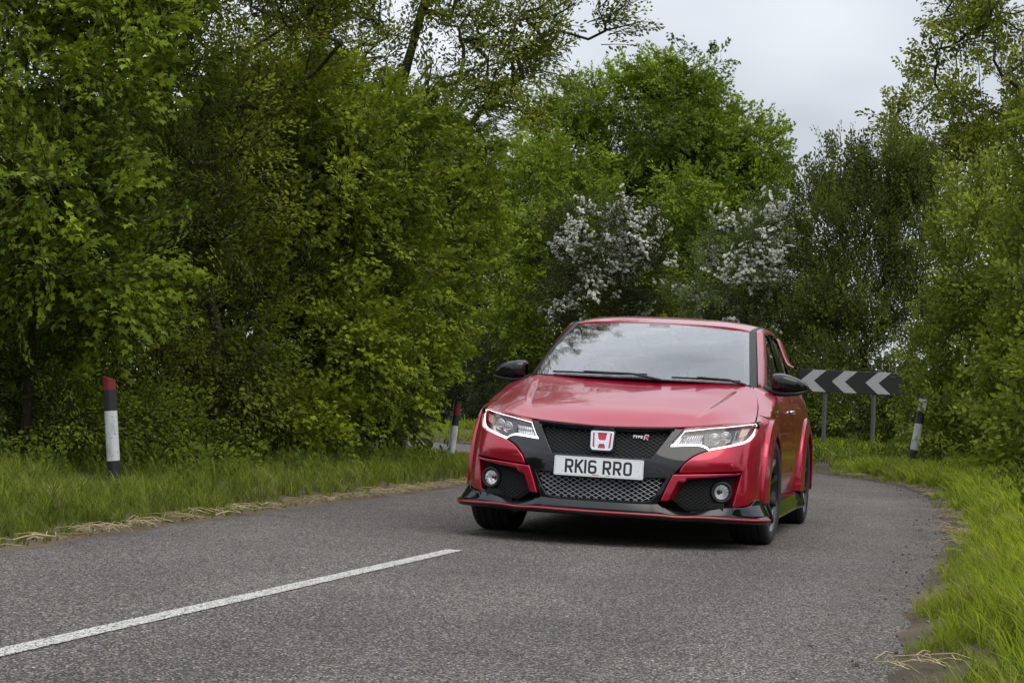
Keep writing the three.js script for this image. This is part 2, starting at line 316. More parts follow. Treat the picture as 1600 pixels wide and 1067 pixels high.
marker('leaning black and white striped marker post right of the chevron sign', [6.03, 0.08, -29], [6.2, 1.2, -29], [[0, 0.27, pBlack, 'black_foot'], [0.27, 0.62, pWhiteR, 'white_band'], [0.62, 0.79, pBlack, 'black_band'], [0.79, 0.95, pWhiteR, 'white_band'], [0.95, 1, pBlack, 'black_cap']], 0.06, 0.1);
{ // chevron board on two poles
  const t = thing('chevron_sign', 'black sharp-bend sign with three white chevrons pointing left', 'sign'); t.position.set(6.15, 0.1, -35); t.rotation.y = -0.02;
  const W = 1.84, H = 0.4, y = 1.175, black = grime(0.012, 0.012, 0.014, 21, 0.12), white = grime(0.4, 0.41, 0.42, 25, 0.2), steel = std({ color: lin(0.1, 0.102, 0.105), roughness: 0.6, metalness: 0.5 });
  const tilt = 0.0;
  part(t, 'board', new RoundedBoxGeometry(W, H, 0.02, 2, 0.008).translate(0, y + H / 2, tilt), black);
  const ch = (x) => { const s = new THREE.Shape(), hw = 0.235, sk = 0.225; s.moveTo(x, H / 2); s.lineTo(x + sk, H - 0.003); s.lineTo(x + sk + hw, H - 0.003); s.lineTo(x + hw, H / 2); s.lineTo(x + hw + sk, 0.003); s.lineTo(x + sk, 0.003); s.closePath(); return new THREE.ExtrudeGeometry(s, { depth: 0.002, bevelEnabled: false }).translate(0, y, 0.0112); };
  for (const x of [-0.905, -0.345, 0.26]) part(t, 'chevron', ch(x), white);
  for (const x of [-0.45, 0.43]) { part(t, 'pole', new THREE.CylinderGeometry(0.04, 0.04, 1.6, 16).translate(x, 0.75, -0.052), steel); part(t, 'clip', new RoundedBoxGeometry(0.14, 0.03, 0.02, 2, 0.005).translate(x, y + 0.1, -0.02), steel); part(t, 'clip', new RoundedBoxGeometry(0.14, 0.03, 0.02, 2, 0.005).translate(x, y + 0.3, -0.02), steel); }
}
// ---------------------------------------------------------------- the car
// Measured in its own frame: x to its left side, y up, z forward, 0 on the road under the front axle.
const car = thing('hatchback_car', 'red five-door hatchback with black mirrors driving round the bend', 'car');
car.position.set(0.745, 0, -12.0525); car.rotation.y = -0.2293;
const lean = V(0, 0.3, -1.3), bodyM = new THREE.Matrix4().makeTranslation(lean.x, lean.y, lean.z).multiply(new THREE.Matrix4().makeRotationZ(-0.0146)).multiply(new THREE.Matrix4().makeRotationX(0.0039)).multiply(new THREE.Matrix4().makeTranslation(-lean.x, -lean.y, -lean.z));   // the body rolls outwards in the bend
const cp = (name, g, m, parent = car, label) => part(parent, name, g.applyMatrix4(bodyM), m, label);
const paint = phys({ color: lin(0.4, 0.0013, 0.026), roughness: 0.3, metalness: 0.5, clearcoat: 0.8, clearcoatRoughness: 0.02 });
const gloss = phys({ color: lin(0.006, 0.0065, 0.0075), roughness: 0.05 });
const trim = std({ color: lin(0.014, 0.014, 0.015), roughness: 0.55 });
const dull = std({ color: lin(0.012, 0.012, 0.012), roughness: 0.9 });
const chrome = std({ color: lin(0.78, 0.78, 0.8), roughness: 0.12, metalness: 1 });
const satin = std({ color: lin(0.42, 0.42, 0.44), roughness: 0.38, metalness: 0.9 });
const redTrim = phys({ color: lin(0.55, 0.008, 0.02), roughness: 0.4, clearcoat: 0.6 });
const screen = phys({ color: 0xffffff, transmission: 1, thickness: 0, roughness: 0, ior: 1.85 });
const tint = phys({ color: lin(0.03, 0.034, 0.033), transmission: 0.55, thickness: 0, roughness: 0.0, ior: 1.7 });
const clear = phys({ color: 0xffffff, transmission: 1, thickness: 0, roughness: 0, ior: 1.45 });
const rubber = std({ color: lin(0.016, 0.016, 0.0165), roughness: 0.82 });
const alloy = phys({ color: lin(0.018, 0.018, 0.02), roughness: 0.3, metalness: 0.3, clearcoat: 0.7, clearcoatRoughness: 0.1 });
const lampOn = std({ color: 0xffffff, emissive: lin(1, 0.98, 0.94), emissiveIntensity: 1.7, roughness: 0.4 });

// nose: s runs round the plan outline from the centre line, y is height
const nose = (() => {
  const pl = [[-0.3, 0.932], [0, 0.95], [0.3, 0.932], [0.5, 0.88], [0.69, 0.768], [0.8, 0.655], [0.865, 0.52], [0.893, 0.36], [0.903, 0.2], [0.905, 0]], c = new THREE.CatmullRomCurve3(pl.map((p) => V(p[0], 0, p[1])), false, 'catmullrom', 0.5);
  const L = c.getLengths((pl.length - 1) * 60), ks = pl.map((_, i) => L[i * 60] - L[60]);
  const X = hermite(ks, pl.map((p) => p[0])), Z = hermite(ks, pl.map((p) => p[1]));
  const ys = [0.1, 0.2, 0.35, 0.5, 0.6, 0.7, 0.76, 0.85], l0 = [0.02, 0.02, 0.01, -0.005, -0.035, -0.075, -0.11, -0.17], l1 = [0, 0, 0, -0.015, -0.065, -0.13, -0.17, -0.25], l2 = [0, 0, 0, -0.03, -0.08, -0.16, -0.21, -0.3];
  const T = table2([-0.45, 0, 0.45, 1, 1.4], ys, [l1, l0, l1, l2, l2]);
  return (s, y) => { const a = Math.abs(s); return V(Math.sign(s) * X(a), y, Z(a) + T(a, y)); };
})();
const off = (F, f) => (a, b) => { const [p, n] = frame(F, a, b); return p.addScaledVector(n, typeof f === 'function' ? f(a, b) : f); };
// sides: half width at (z, y)
const sideX = table2([0.45, 0.2, -0.1, -0.4, -0.75, -1.3, -1.9, -2.4, -2.8, -3.1, -3.4].map((z) => -z), [0.2, 0.35, 0.5, 0.65, 0.78, 0.88, 0.96, 1.03], [
  [0.86, 0.885, 0.89, 0.886, 0.845, 0.76, 0.65, 0.55], [0.86, 0.885, 0.892, 0.89, 0.852, 0.77, 0.64, 0.52], [0.85, 0.882, 0.888, 0.888, 0.866, 0.80, 0.665, 0.55], [0.84, 0.878, 0.886, 0.886, 0.874, 0.835, 0.745, 0.62],
  [0.83, 0.875, 0.884, 0.886, 0.878, 0.848, 0.79, 0.74], [0.83, 0.875, 0.884, 0.888, 0.882, 0.86, 0.825, 0.79], [0.83, 0.875, 0.886, 0.89, 0.886, 0.868, 0.836, 0.805], [0.83, 0.872, 0.886, 0.892, 0.888, 0.87, 0.84, 0.8],
  [0.82, 0.865, 0.88, 0.886, 0.88, 0.86, 0.825, 0.78], [0.78, 0.83, 0.85, 0.86, 0.855, 0.83, 0.79, 0.74], [0.66, 0.71, 0.74, 0.75, 0.745, 0.72, 0.68, 0.64]]);
const flank = (z, y) => V(sideX(-z, y), y, z);
const bonnetEdge = [0, 1].map((k) => hermite([-0.4, -0.21, -0.04, 0.15, 0.355, 0.6], [[0.76, 0.82], [0.802, 0.81], [0.852, 0.795], [0.905, 0.768], [0.975, 0.712], [1.03, 0.66]].map((p) => p[k])));
const wingSkin = (z, y) => {   // a wall that turns over a shoulder to meet the bonnet
  const p = flank(z, y), ye = bonnetEdge[0](-z), wall = sideX(-z, Math.min(y, 0.66)) - 0.05 * Math.max(0, y - 0.62) - 0.04 * smoothstep(z, 0.2, 0.46), top = bonnetEdge[1](-z) - 0.002 + (ye - y) / 0.4, h = clamp(0.5 + 0.5 * (top - wall) / 0.022, 0, 1);
  p.x = lerp(p.x, lerp(top, wall, h) - 0.022 * h * (1 - h), smoothstep(z, -0.66, -0.36)); return p;
};
const glassBase = hermite([0.5, 0.72, 1.3, 2, 2.6, 3.1], [0.745, 0.772, 0.802, 0.81, 0.765, 0.69]);
const glassX = (z, y) => { const d = y - 0.97; return glassBase(-z) - 0.3 * d - 0.12 * d * d; };
const upper = (z, y) => V(glassX(z, y), y, z);

{ // bonnet
  const half = [[[0, 0.694, 0.872], [0.22, 0.7, 0.845], [0.45, 0.713, 0.755], [0.65, 0.737, 0.62], [0.82, 0.76, 0.4]], [[0, 0.79, 0.66], [0.22, 0.79, 0.64], [0.44, 0.793, 0.56], [0.64, 0.8, 0.42], [0.81, 0.802, 0.21]],
    [[0, 0.865, 0.38], [0.22, 0.866, 0.36], [0.44, 0.866, 0.28], [0.63, 0.865, 0.15], [0.795, 0.852, 0.04]], [[0, 0.93, 0.1], [0.22, 0.93, 0.08], [0.43, 0.93, 0.01], [0.61, 0.925, -0.08], [0.768, 0.905, -0.15]], [[0, 0.982, -0.09], [0.21, 0.982, -0.11], [0.42, 0.982, -0.165], [0.58, 0.98, -0.24], [0.712, 0.975, -0.355]]];
  const us = [0, 0.22, 0.45, 0.65, 0.81], ts = [0, 0.3, 0.6, 0.9, 1.15];
  const N = net([...us.slice(1).reverse().map((u) => -u), ...us], ts, half.map((r) => [...r.slice(1).reverse().map((p) => [-p[0], p[1], p[2]]), ...r]));
  const F = (a, b) => {   // with the pressed crease that runs back along each side
    const p = N(a, b), c = lerp(0.53, 0.735, clamp((b - 0.12) / 1.0, 0, 1)), d = Math.abs(a) - c, k = smoothstep(b, 0.0, 0.45) * (1 - 0.6 * smoothstep(b, 0.8, 1.12));
    p.y += k * 0.013 * (d < 0 ? smoothstep(d, -0.05, 0.012) : smoothstep(d, -0.05, 0.012) * (1 - smoothstep(d, 0, 0.2)));
    return p;
  };
  const xs = [-0.81, -0.65, -0.45, -0.22, 0, 0.22, 0.45, 0.65, 0.81];
  cp('bonnet', panel(F, [...xs.map((x) => [x, 0]), [0.81, 0.4], [0.81, 0.8], ...xs.slice().reverse().map((x) => [x, 1.15]), [-0.81, 0.8], [-0.81, 0.4]], { max: 0.02, depth: 0.025, round: 0.0025, gap: 0.001 }), paint);
  // cowl under the windscreen
  const rows = [], W = (u) => V(u * 0.71, 0.985, -0.015 - 0.33 * u * u);
  for (let i = 0; i <= 40; i++) { const u = i / 20 - 1, e = F(u * 0.81, 1.155), w = W(u); rows.push([e.clone().add(V(0, -0.05, 0)), e.clone().add(V(0, -0.014, -0.004)), e.clone().lerp(w, 0.5).add(V(0, -0.012, 0)), w.clone().add(V(0, -0.002, 0)), w.clone().add(V(0, -0.03, -0.06))]); }
  cp('cowl', loft(rows, false, 0.7), trim);
}
// windscreen, roof, pillars
const wind = (a, b) => { const u = a / 0.65, t = b / 1.1, s = Math.sin(Math.PI * clamp(t, 0, 1)) * 0.02; return V(u * lerp(0.703, 0.592, t), lerp(0.99 - 0.004 * u * u, 1.378 - 0.024 * u * u, t) + s * 0.8, lerp(-0.02 - 0.325 * u * u, -1.06 - 0.115 * u * u, t) + s * 0.6); };
const roofY = hermite([1.06, 1.25, 1.5, 1.8, 2.3, 2.95], [1.38, 1.415, 1.44, 1.448, 1.428, 1.35]), roofW = hermite([0, 0.3, 0.6, 1], [0.597, 0.625, 0.62, 0.545]);
const roof = (a, b) => { const u = a / 0.6, t = b / 1.9, z = lerp(-1.06, -2.95, t) - 0.115 * u * u * (1 - t) + 0.1 * u * u * t; return V(u * roofW(t), roofY(-z) - 0.026 * u * u - 0.021 * u ** 6, z); };
cp('windscreen', panel(wind, [[-0.645, 0.005], [0, 0.005], [0.645, 0.005], [0.645, 0.55], [0.645, 1.09], [0, 1.09], [-0.645, 1.09], [-0.645, 0.55]], { depth: 0, round: 0.0005, gap: 0, max: 0.06 }), screen);
cp('windscreen_inner_face', panel(off(wind, -0.005), [[-0.645, 0.005], [0, 0.005], [0.645, 0.005], [0.645, 0.55], [0.645, 1.09], [0, 1.09], [-0.645, 1.09], [-0.645, 0.55]], { depth: 0, round: 0.0005, gap: 0, max: 0.06 }), screen);
const bandG = (F, u0, u1, b0, b1, lift, n = 30) => { const r = []; for (let i = 0; i <= n; i++) { const a = lerp(u0, u1, i / n); r.push([b0, b1].map((b) => { const [p, q] = frame(F, a, b); return p.addScaledVector(q, lift); })); } return loft(r, false, 0); };
cp('windscreen_border', join([bandG(wind, -0.64, 0.64, 1.045, 1.09, -0.009), bandG(wind, -0.64, 0.64, 0.0, 0.035, -0.009), ...[-1, 1].map((s) => { const r = []; for (let i = 0; i <= 30; i++) r.push([0.615, 0.645].map((a) => { const [p, q] = frame(wind, a * s, i / 30 * 1.09); return p.addScaledVector(q, -0.009); })); return loft(r, false, 0); })]), dull);
cp('roof', panel(roof, [[-0.6, 0], [0, 0], [0.6, 0], [0.6, 0.6], [0.6, 1.3], [0.6, 1.9], [0, 1.9], [-0.6, 1.9], [-0.6, 1.3], [-0.6, 0.6]], { max: 0.06, round: 0.006, depth: 0.02 }), paint);
const topLine = hermite([1.3, 1.6, 2, 2.4, 2.75, 3], [1.346, 1.352, 1.345, 1.31, 1.255, 1.2]);
const edge0 = (t) => t <= 1 ? wind(0.65, t * 1.1) : roof(0.6, (t - 1) * 1.9);
const edge3 = (t) => { if (t <= 1) { const k = t, z = lerp(-0.7, -1.3, k), y = lerp(0.96, 1.346, k) + 0.012 * Math.sin(Math.PI * k); return V(glassX(z, y), y, z); } const z = lerp(-1.3, -2.85, t - 1); return upper(z, topLine(-z)); };
const pillarRows = (k0, k1, bulge) => { const r = []; for (let i = -2; i <= 44; i++) { const t = i / 22, a = edge0(t), b = edge3(t), out = V(0.8, 0.45, 0.25).normalize(); r.push([0, 0.2, 0.4, 0.6, 0.8, 1].map((q) => { const k = lerp(k0, k1, q); return a.clone().lerp(b, k).addScaledVector(out, bulge * 4 * k * (1 - k) + (k0 > 0.2 ? 0.004 : -0.001)); })); } return loft(r, false, 0); };
cp('pillar_moulding', both(pillarRows(-0.02, 0.3, 0.016)), trim);
cp('roof_pillar', both(pillarRows(0.3, 1.01, 0.016)), paint);

// nose panels
const lampOutline = [[0.46, 0.703], [0.56, 0.717], [0.666, 0.731], [0.8, 0.747], [0.906, 0.758], [0.991, 0.764], [0.974, 0.717], [0.94, 0.678], [0.886, 0.645], [0.785, 0.618], [0.714, 0.603], [0.624, 0.584], [0.598, 0.6], [0.567, 0.608], [0.525, 0.609], [0.391, 0.598]];
const grilleHole = [[0, 0.667], [0.2, 0.67], [0.385, 0.681], [0.34, 0.607], [0.287, 0.524], [0, 0.524], [-0.287, 0.524], [-0.34, 0.607], [-0.385, 0.681], [-0.2, 0.67]];
const lowerHole = [[0, 0.274], [0.25, 0.276], [0.305, 0.288], [0.345, 0.345], [0.378, 0.41], [0, 0.402], [-0.378, 0.41], [-0.345, 0.345], [-0.305, 0.288], [-0.25, 0.276]];
{
  const half = [[0.15, 0.694], [0.3, 0.698], [0.412, 0.703], [0.46, 0.703], [0.391, 0.598], [0.525, 0.609], [0.567, 0.608], [0.598, 0.6], [0.624, 0.584], [0.601, 0.576], [0.539, 0.549], [0.498, 0.517], [0.47, 0.485], [0.435, 0.443], [0.42, 0.433], [0.356, 0.286], [0.34, 0.262], [0.15, 0.258]];
  const full = [[0, 0.692], ...half, [0, 0.258], ...half.slice().reverse().map((p) => [-p[0], p[1]])];
  cp('grille_surround', panel(nose, full, { holes: [grilleHole, lowerHole], depth: 0.045, round: 0.007, max: 0.03 }), gloss);
  const bumper = [[0.624, 0.584], [0.714, 0.603], [0.785, 0.618], [0.886, 0.645], [0.937, 0.68], [0.968, 0.719], [0.983, 0.766], [1.03, 0.76], [1.09, 0.69], [1.15, 0.58], [1.17, 0.42], [1.17, 0.3], [0.988, 0.294], [0.94, 0.276], [0.805, 0.259], [0.835, 0.365], [0.863, 0.47], [0.75, 0.464], [0.6, 0.455], [0.454, 0.447], [0.47, 0.485], [0.498, 0.517], [0.539, 0.549], [0.601, 0.576]];
  const face = off(nose, (s, y) => 0.012 * smoothstep(y, 0.44, 0.52) * (1 - smoothstep(s, 0.78, 0.92)) + 0.006 * smoothstep(s, 0.85, 0.9) * (1 - smoothstep(s, 0.9, 1.0)));
  cp('front_bumper', both(panel(face, bumper, { depth: 0.05, round: 0.007, max: 0.028 })), paint);
  // red trim round the fog lamp pocket
  const seg = [[0.356, 0.285], [0.423, 0.437], [0.862, 0.466]];
  const dist = (s, y) => Math.min(...[0, 1].map((i) => { const a = seg[i], b = seg[i + 1], t = clamp(((s - a[0]) * (b[0] - a[0]) + (y - a[1]) * (b[1] - a[1])) / ((b[0] - a[0]) ** 2 + (b[1] - a[1]) ** 2), 0, 1); return Math.hypot(s - lerp(a[0], b[0], t), y - lerp(a[1], b[1], t)); }));
  const finF = off(nose, (s, y) => { const d = dist(s, y), w = s < 0.5 ? 0.04 : 0.018; return 0.014 - Math.max(0, d - w) * 1.5; });
  cp('fog_lamp_trim', both(panel(finF, [[0.42, 0.44], [0.6, 0.45], [0.85, 0.463], [0.822, 0.448], [0.7, 0.434], [0.596, 0.421], [0.497, 0.402], [0.452, 0.287], [0.357, 0.284], [0.385, 0.36]], { depth: 0.05, round: 0.006, max: 0.012, step: 0.012 })), paint);
  // meshes and what lies behind them
  const back = (h, d) => panel(off(nose, -d), h, { depth: 0, max: 0.05 });
  const up = cp('grille', back(inset(ccw(grilleHole), -0.012), 0.05), dull);
  cp('grille_mesh', lattice(nose, inset(ccw(grilleHole), -0.004), 0.037, 0.0205, 0.0016, -0.022, 0, 0.52), std({ color: lin(0.05, 0.05, 0.053), roughness: 0.35, metalness: 0.5 }), up);
  const bar = []; for (let i = -20; i <= 20; i++) { const s = i / 20 * 0.4, y = 0.6795 + 0.075 * s * s; bar.push([[0.0, 0.014], [0.014, 0.008], [0.016, 0], [0.01, -0.007], [-0.012, -0.008]].map(([o, dy]) => { const [p, n] = frame(nose, s, y); return p.addScaledVector(n, o).add(V(0, dy, 0)); })); }
  cp('grille_bar', loft(bar, false, 0.5), gloss, up);
  const low = cp('lower_grille', back(inset(ccw(lowerHole), -0.012), 0.06), dull);
  cp('grille_mesh', lattice(nose, inset(ccw(lowerHole), -0.004), 0.046, 0.0255, 0.0024, -0.02, 0.01, 0.27), std({ color: lin(0.4, 0.4, 0.42), roughness: 0.4, metalness: 0.85 }), low);
  // fog lamps
  const pocket = [[0.452, 0.287], [0.497, 0.402], [0.6, 0.421], [0.7, 0.434], [0.84, 0.452], [0.866, 0.462], [0.835, 0.365], [0.803, 0.262], [0.7, 0.245], [0.6, 0.236], [0.54, 0.236]];
  for (const s of [1, -1]) {
    const M = (g) => s > 0 ? g : mirrorX(g);
    const [p, n] = frame(nose, 0.73, 0.349), aim = V(n.x * 0.45, 0, n.z).normalize(), q = new THREE.Quaternion().setFromUnitVectors(V(0, 0, 1), aim), P = p.clone().addScaledVector(aim, -0.02);
    const put = (g) => M(g.applyQuaternion(q).translate(P.x, P.y, P.z));
    const lamp = cp('fog_lamp', M(panel(off(nose, -0.055), inset(ccw(pocket), -0.012), { depth: 0, max: 0.04 })), dull);
    cp('grille_mesh', M(lattice(nose, inset(ccw(pocket), 0.004), 0.034, 0.021, 0.0022, -0.04, 0, 0.25, (a, b) => Math.hypot(a - 0.728, b - 0.349) < 0.058)), trim, lamp);
    const lip = []; for (let i = 0; i <= 16; i++) { const k = i / 16, a = lerp(0.54, 0.81, k), y = 0.232 + 0.05 * k * k; lip.push([[-0.004, -0.016], [-0.006, 0.0], [-0.016, 0.006], [-0.052, 0.008]].map(([o, dy]) => { const [u, m] = frame(nose, a, y + dy); return u.addScaledVector(m, o); })); }
    cp('pocket_lip', M(loft(lip, false, 0.8)), gloss, lamp);
    cp('ring', put(new THREE.LatheGeometry([[0.043, -0.02], [0.046, 0.0], [0.052, 0.006], [0.06, 0.004], [0.0635, -0.004], [0.065, -0.05]].map((a) => new THREE.Vector2(...a)), 36).rotateX(Math.PI / 2)), trim, lamp);
    const bowl = new THREE.LatheGeometry([[0.004, -0.04], [0.02, -0.034], [0.034, -0.02], [0.042, -0.004]].map((a) => new THREE.Vector2(...a)), 14, 0, Math.PI * 2).rotateX(Math.PI / 2); bowl.deleteAttribute('normal'); 
    const facet = bowl.toNonIndexed(); facet.computeVertexNormals();
    cp('reflector', put(facet), std({ color: lin(0.9, 0.9, 0.9), roughness: 0.3, metalness: 0.8 }), lamp);
    cp('bulb', put(new THREE.SphereGeometry(0.0085, 14, 10).translate(0, 0, -0.022)), trim, lamp);
    cp('lens', put(new THREE.SphereGeometry(0.1, 24, 6, 0, Math.PI * 2, 0, 0.43).rotateX(Math.PI / 2).translate(0, 0, -0.0945)), clear, lamp);
  }
  // headlights
  for (const s of [1, -1]) {
    const M = (g) => s > 0 ? g : mirrorX(g), on = (a, b, d) => { const [p, n] = frame(nose, a, b); return p.addScaledVector(n, d); };
    const grow = inset(ccw(smoothLoop(lampOutline, 0.02)), -0.002);
    const lampFloor = panel(off(nose, -0.065), grow, { raw: true, depth: 0, gap: 0, max: 0.03 });
    const wall = (() => { const r = [...grow, grow[0]].map((p) => [on(...p, -0.002), on(...p, -0.066)]); return loft(r, false, 0.7); })();
    const h = cp('headlight', M(join([lampFloor, wall])), std({ color: lin(0.36, 0.36, 0.38), roughness: 0.3, metalness: 0.7 }));
    const strip = (list, w, d0, th = 0.006) => { const r = list.map((p, i) => { const a = list[Math.max(0, i - 1)], b = list[Math.min(list.length - 1, i + 1)], l = Math.hypot(b[0] - a[0], b[1] - a[1]), nx = -(b[1] - a[1]) / l, ny = (b[0] - a[0]) / l; const W = typeof w === 'function' ? w(i / (list.length - 1)) : w; const o = (k) => [p[0] + nx * k, p[1] + ny * k]; return [on(...o(0.003), d0 - th), on(...o(0.003), d0), on(...o(W), d0), on(...o(W), d0 - th)]; }); return loft(r, false, 0.5); };
    const bottom = smoothLoop([[0.395, 0.5995], [0.525, 0.6095], [0.567, 0.6085], [0.598, 0.6005], [0.624, 0.5845], [0.714, 0.6035], [0.785, 0.6185], [0.886, 0.6455], [0.94, 0.6785], [0.974, 0.7175], [0.988, 0.757]], 0.012, false, 0.5);
    cp('daytime_running_strip', M(strip(bottom, (t) => 0.016 - 0.005 * t, -0.014)), lampOn, h);
    cp('daytime_running_strip', M(strip(smoothLoop([[0.985, 0.76], [0.906, 0.7555], [0.8, 0.7445], [0.666, 0.7285], [0.56, 0.7145], [0.463, 0.7005], [0.398, 0.602]], 0.014, false, 0.5), (t) => 0.0048, -0.016)), lampOn, h);
    const bez = panel(off(nose, -0.045), [[0.6, 0.622], [0.7, 0.628], [0.8, 0.65], [0.82, 0.735], [0.7, 0.72], [0.59, 0.708]], { depth: 0.015, max: 0.03, round: 0.006 });
    cp('projector_bezel', M(bez), std({ color: lin(0.05, 0.05, 0.053), roughness: 0.3, metalness: 0.5 }), h);
    for (const [a, b] of [[0.66, 0.671], [0.735, 0.683]]) {
      const [p, n] = frame(nose, a, b), aim = V(n.x * 0.4, 0, n.z).normalize(), q = new THREE.Quaternion().setFromUnitVectors(V(0, 0, 1), aim), P = p.addScaledVector(n, -0.04), put = (g) => M(g.applyQuaternion(q).translate(P.x, P.y, P.z));
      const pr = cp('projector', put(new THREE.LatheGeometry([[0.026, 0.0], [0.027, 0.012], [0.031, 0.013], [0.033, 0.008], [0.034, -0.012]].map((v) => new THREE.Vector2(...v)), 32).rotateX(Math.PI / 2)), chrome, h);
      void pr; cp('projector_lens', put(new THREE.SphereGeometry(0.04, 24, 8, 0, Math.PI * 2, 0, 0.72).rotateX(Math.PI / 2).translate(0, 0, -0.022)), phys({ color: lin(0.25, 0.26, 0.28), roughness: 0.05, metalness: 0.35, clearcoat: 1 }), h);
    }
    const flutes = []; for (let k = 0; k < 9; k++) { const a0 = 0.452 + k * 0.0145, a1 = a0 + 0.0145, r = []; for (let i = 0; i <= 5; i++) { const b = 0.629 + i / 5 * (0.062 + k * 0.0015); r.push([0, 0.25, 0.5, 0.75, 1].map((t) => on(lerp(a0, a1, t) + (0.03 * (i / 5 - 0.4)), b, -0.05 + 0.007 * Math.sin(Math.PI * t) - 0.004 * (i % 2)))); } flutes.push(loft(r, false, 0.3)); }
    cp('reflector', M(join(flutes)), std({ color: lin(0.45, 0.46, 0.48), roughness: 0.16, metalness: 1 }), h);
    cp('side_reflector', M(panel(off(nose, -0.03), [[0.83, 0.672], [0.9, 0.69], [0.935, 0.735], [0.845, 0.728]], { depth: 0.02, round: 0.005 })), phys({ color: lin(0.5, 0.36, 0.25), roughness: 0.25, clearcoat: 1 }), h, 'amber side reflector');
    cp('lens', M(panel(off(nose, 0.001), lampOutline, { depth: 0, gap: 0.001, round: 0.001, max: 0.03 })), clear, h);
  }
  // parking sensors
  for (const M of [(g) => g, mirrorX]) cp('parking_sensor', M(panel(off(nose, 0.014), Array.from({ length: 14 }, (_, i) => [0.777 + 0.013 * Math.cos(i / 7 * Math.PI), 0.502 + 0.013 * Math.sin(i / 7 * Math.PI)]), { depth: 0.006, round: 0.003 })), paint);
  for (const M of [(g) => g, mirrorX]) cp('parking_sensor', M(panel(off(nose, 0.002), Array.from({ length: 14 }, (_, i) => [0.34 + 0.012 * Math.cos(i / 7 * Math.PI), 0.46 + 0.012 * Math.sin(i / 7 * Math.PI)]), { depth: 0.003, round: 0.002 })), gloss);
}
{ // splitter with its red line
  const top = hermite([-0.3, 0, 0.3, 0.345, 0.4, 0.48, 0.6, 0.72, 0.81, 0.95, 1.05, 1.2, 1.3], [0.264, 0.264, 0.264, 0.266, 0.242, 0.227, 0.234, 0.254, 0.262, 0.27, 0.3, 0.306, 0.3]), rows = [], line = [];
  for (let i = -90; i <= 90; i++) {
    const s = i / 90 * 1.2, a = Math.abs(s), w = smoothstep(a, 0.75, 1.0) * 0.018, fl = 1 - smoothstep(a, 1.08, 1.22) * 0.75, T = top(a), at = (o, y) => { const [p, n] = frame(nose, s, y); n.y = 0; return p.addScaledVector(n.normalize(), o); };
    const dip = 0.005 * Math.exp(-(((a - 0.46) / 0.07) ** 2)), L = 0.203 - dip - 0.012 * smoothstep(a, 0.5, 1.05) + 0.004;
    rows.push([at(-0.05, T), at(-0.004, T), at(0.008 * fl, lerp(T, L, 0.3)), at((0.02 + w * 0.5) * fl, lerp(T, L, 0.72)), at((0.05 + w) * fl, L + 0.006), at((0.054 + w) * fl, L), at((0.053 + w) * fl, L - 0.016), at((0.042 + w) * fl, L - 0.026), at(0, L - 0.03), at(-0.22, L - 0.03)]);
    if (a <= 1.1) line.push([at((0.0535 + w) * fl, L + 0.0035), at((0.0565 + w) * fl, L + 0.001), at((0.0555 + w) * fl, L - 0.0045)]);
  }
  const sp = cp('front_splitter', loft(rows, false, 0.5), phys({ color: lin(0.006, 0.0065, 0.0075), roughness: 0.2 }));
  cp('red_pinstripe', loft(line, false, 0), redTrim, sp);
  const wing = off(nose, (s, y) => 0.012 + 0.045 * (1 - clamp((y - 0.205) / 0.075, 0, 1)) * clamp((s - 0.77) / 0.16, 0, 1));
  cp('splitter_winglet', both(panel(wing, [[0.806, 0.262], [0.776, 0.214], [0.9, 0.212], [1.04, 0.21], [1.15, 0.212], [1.17, 0.31], [1.01, 0.314], [0.985, 0.297], [0.94, 0.281], [0.87, 0.268]], { depth: 0.04, round: 0.006, max: 0.02, step: 0.015 })), gloss, sp);
}
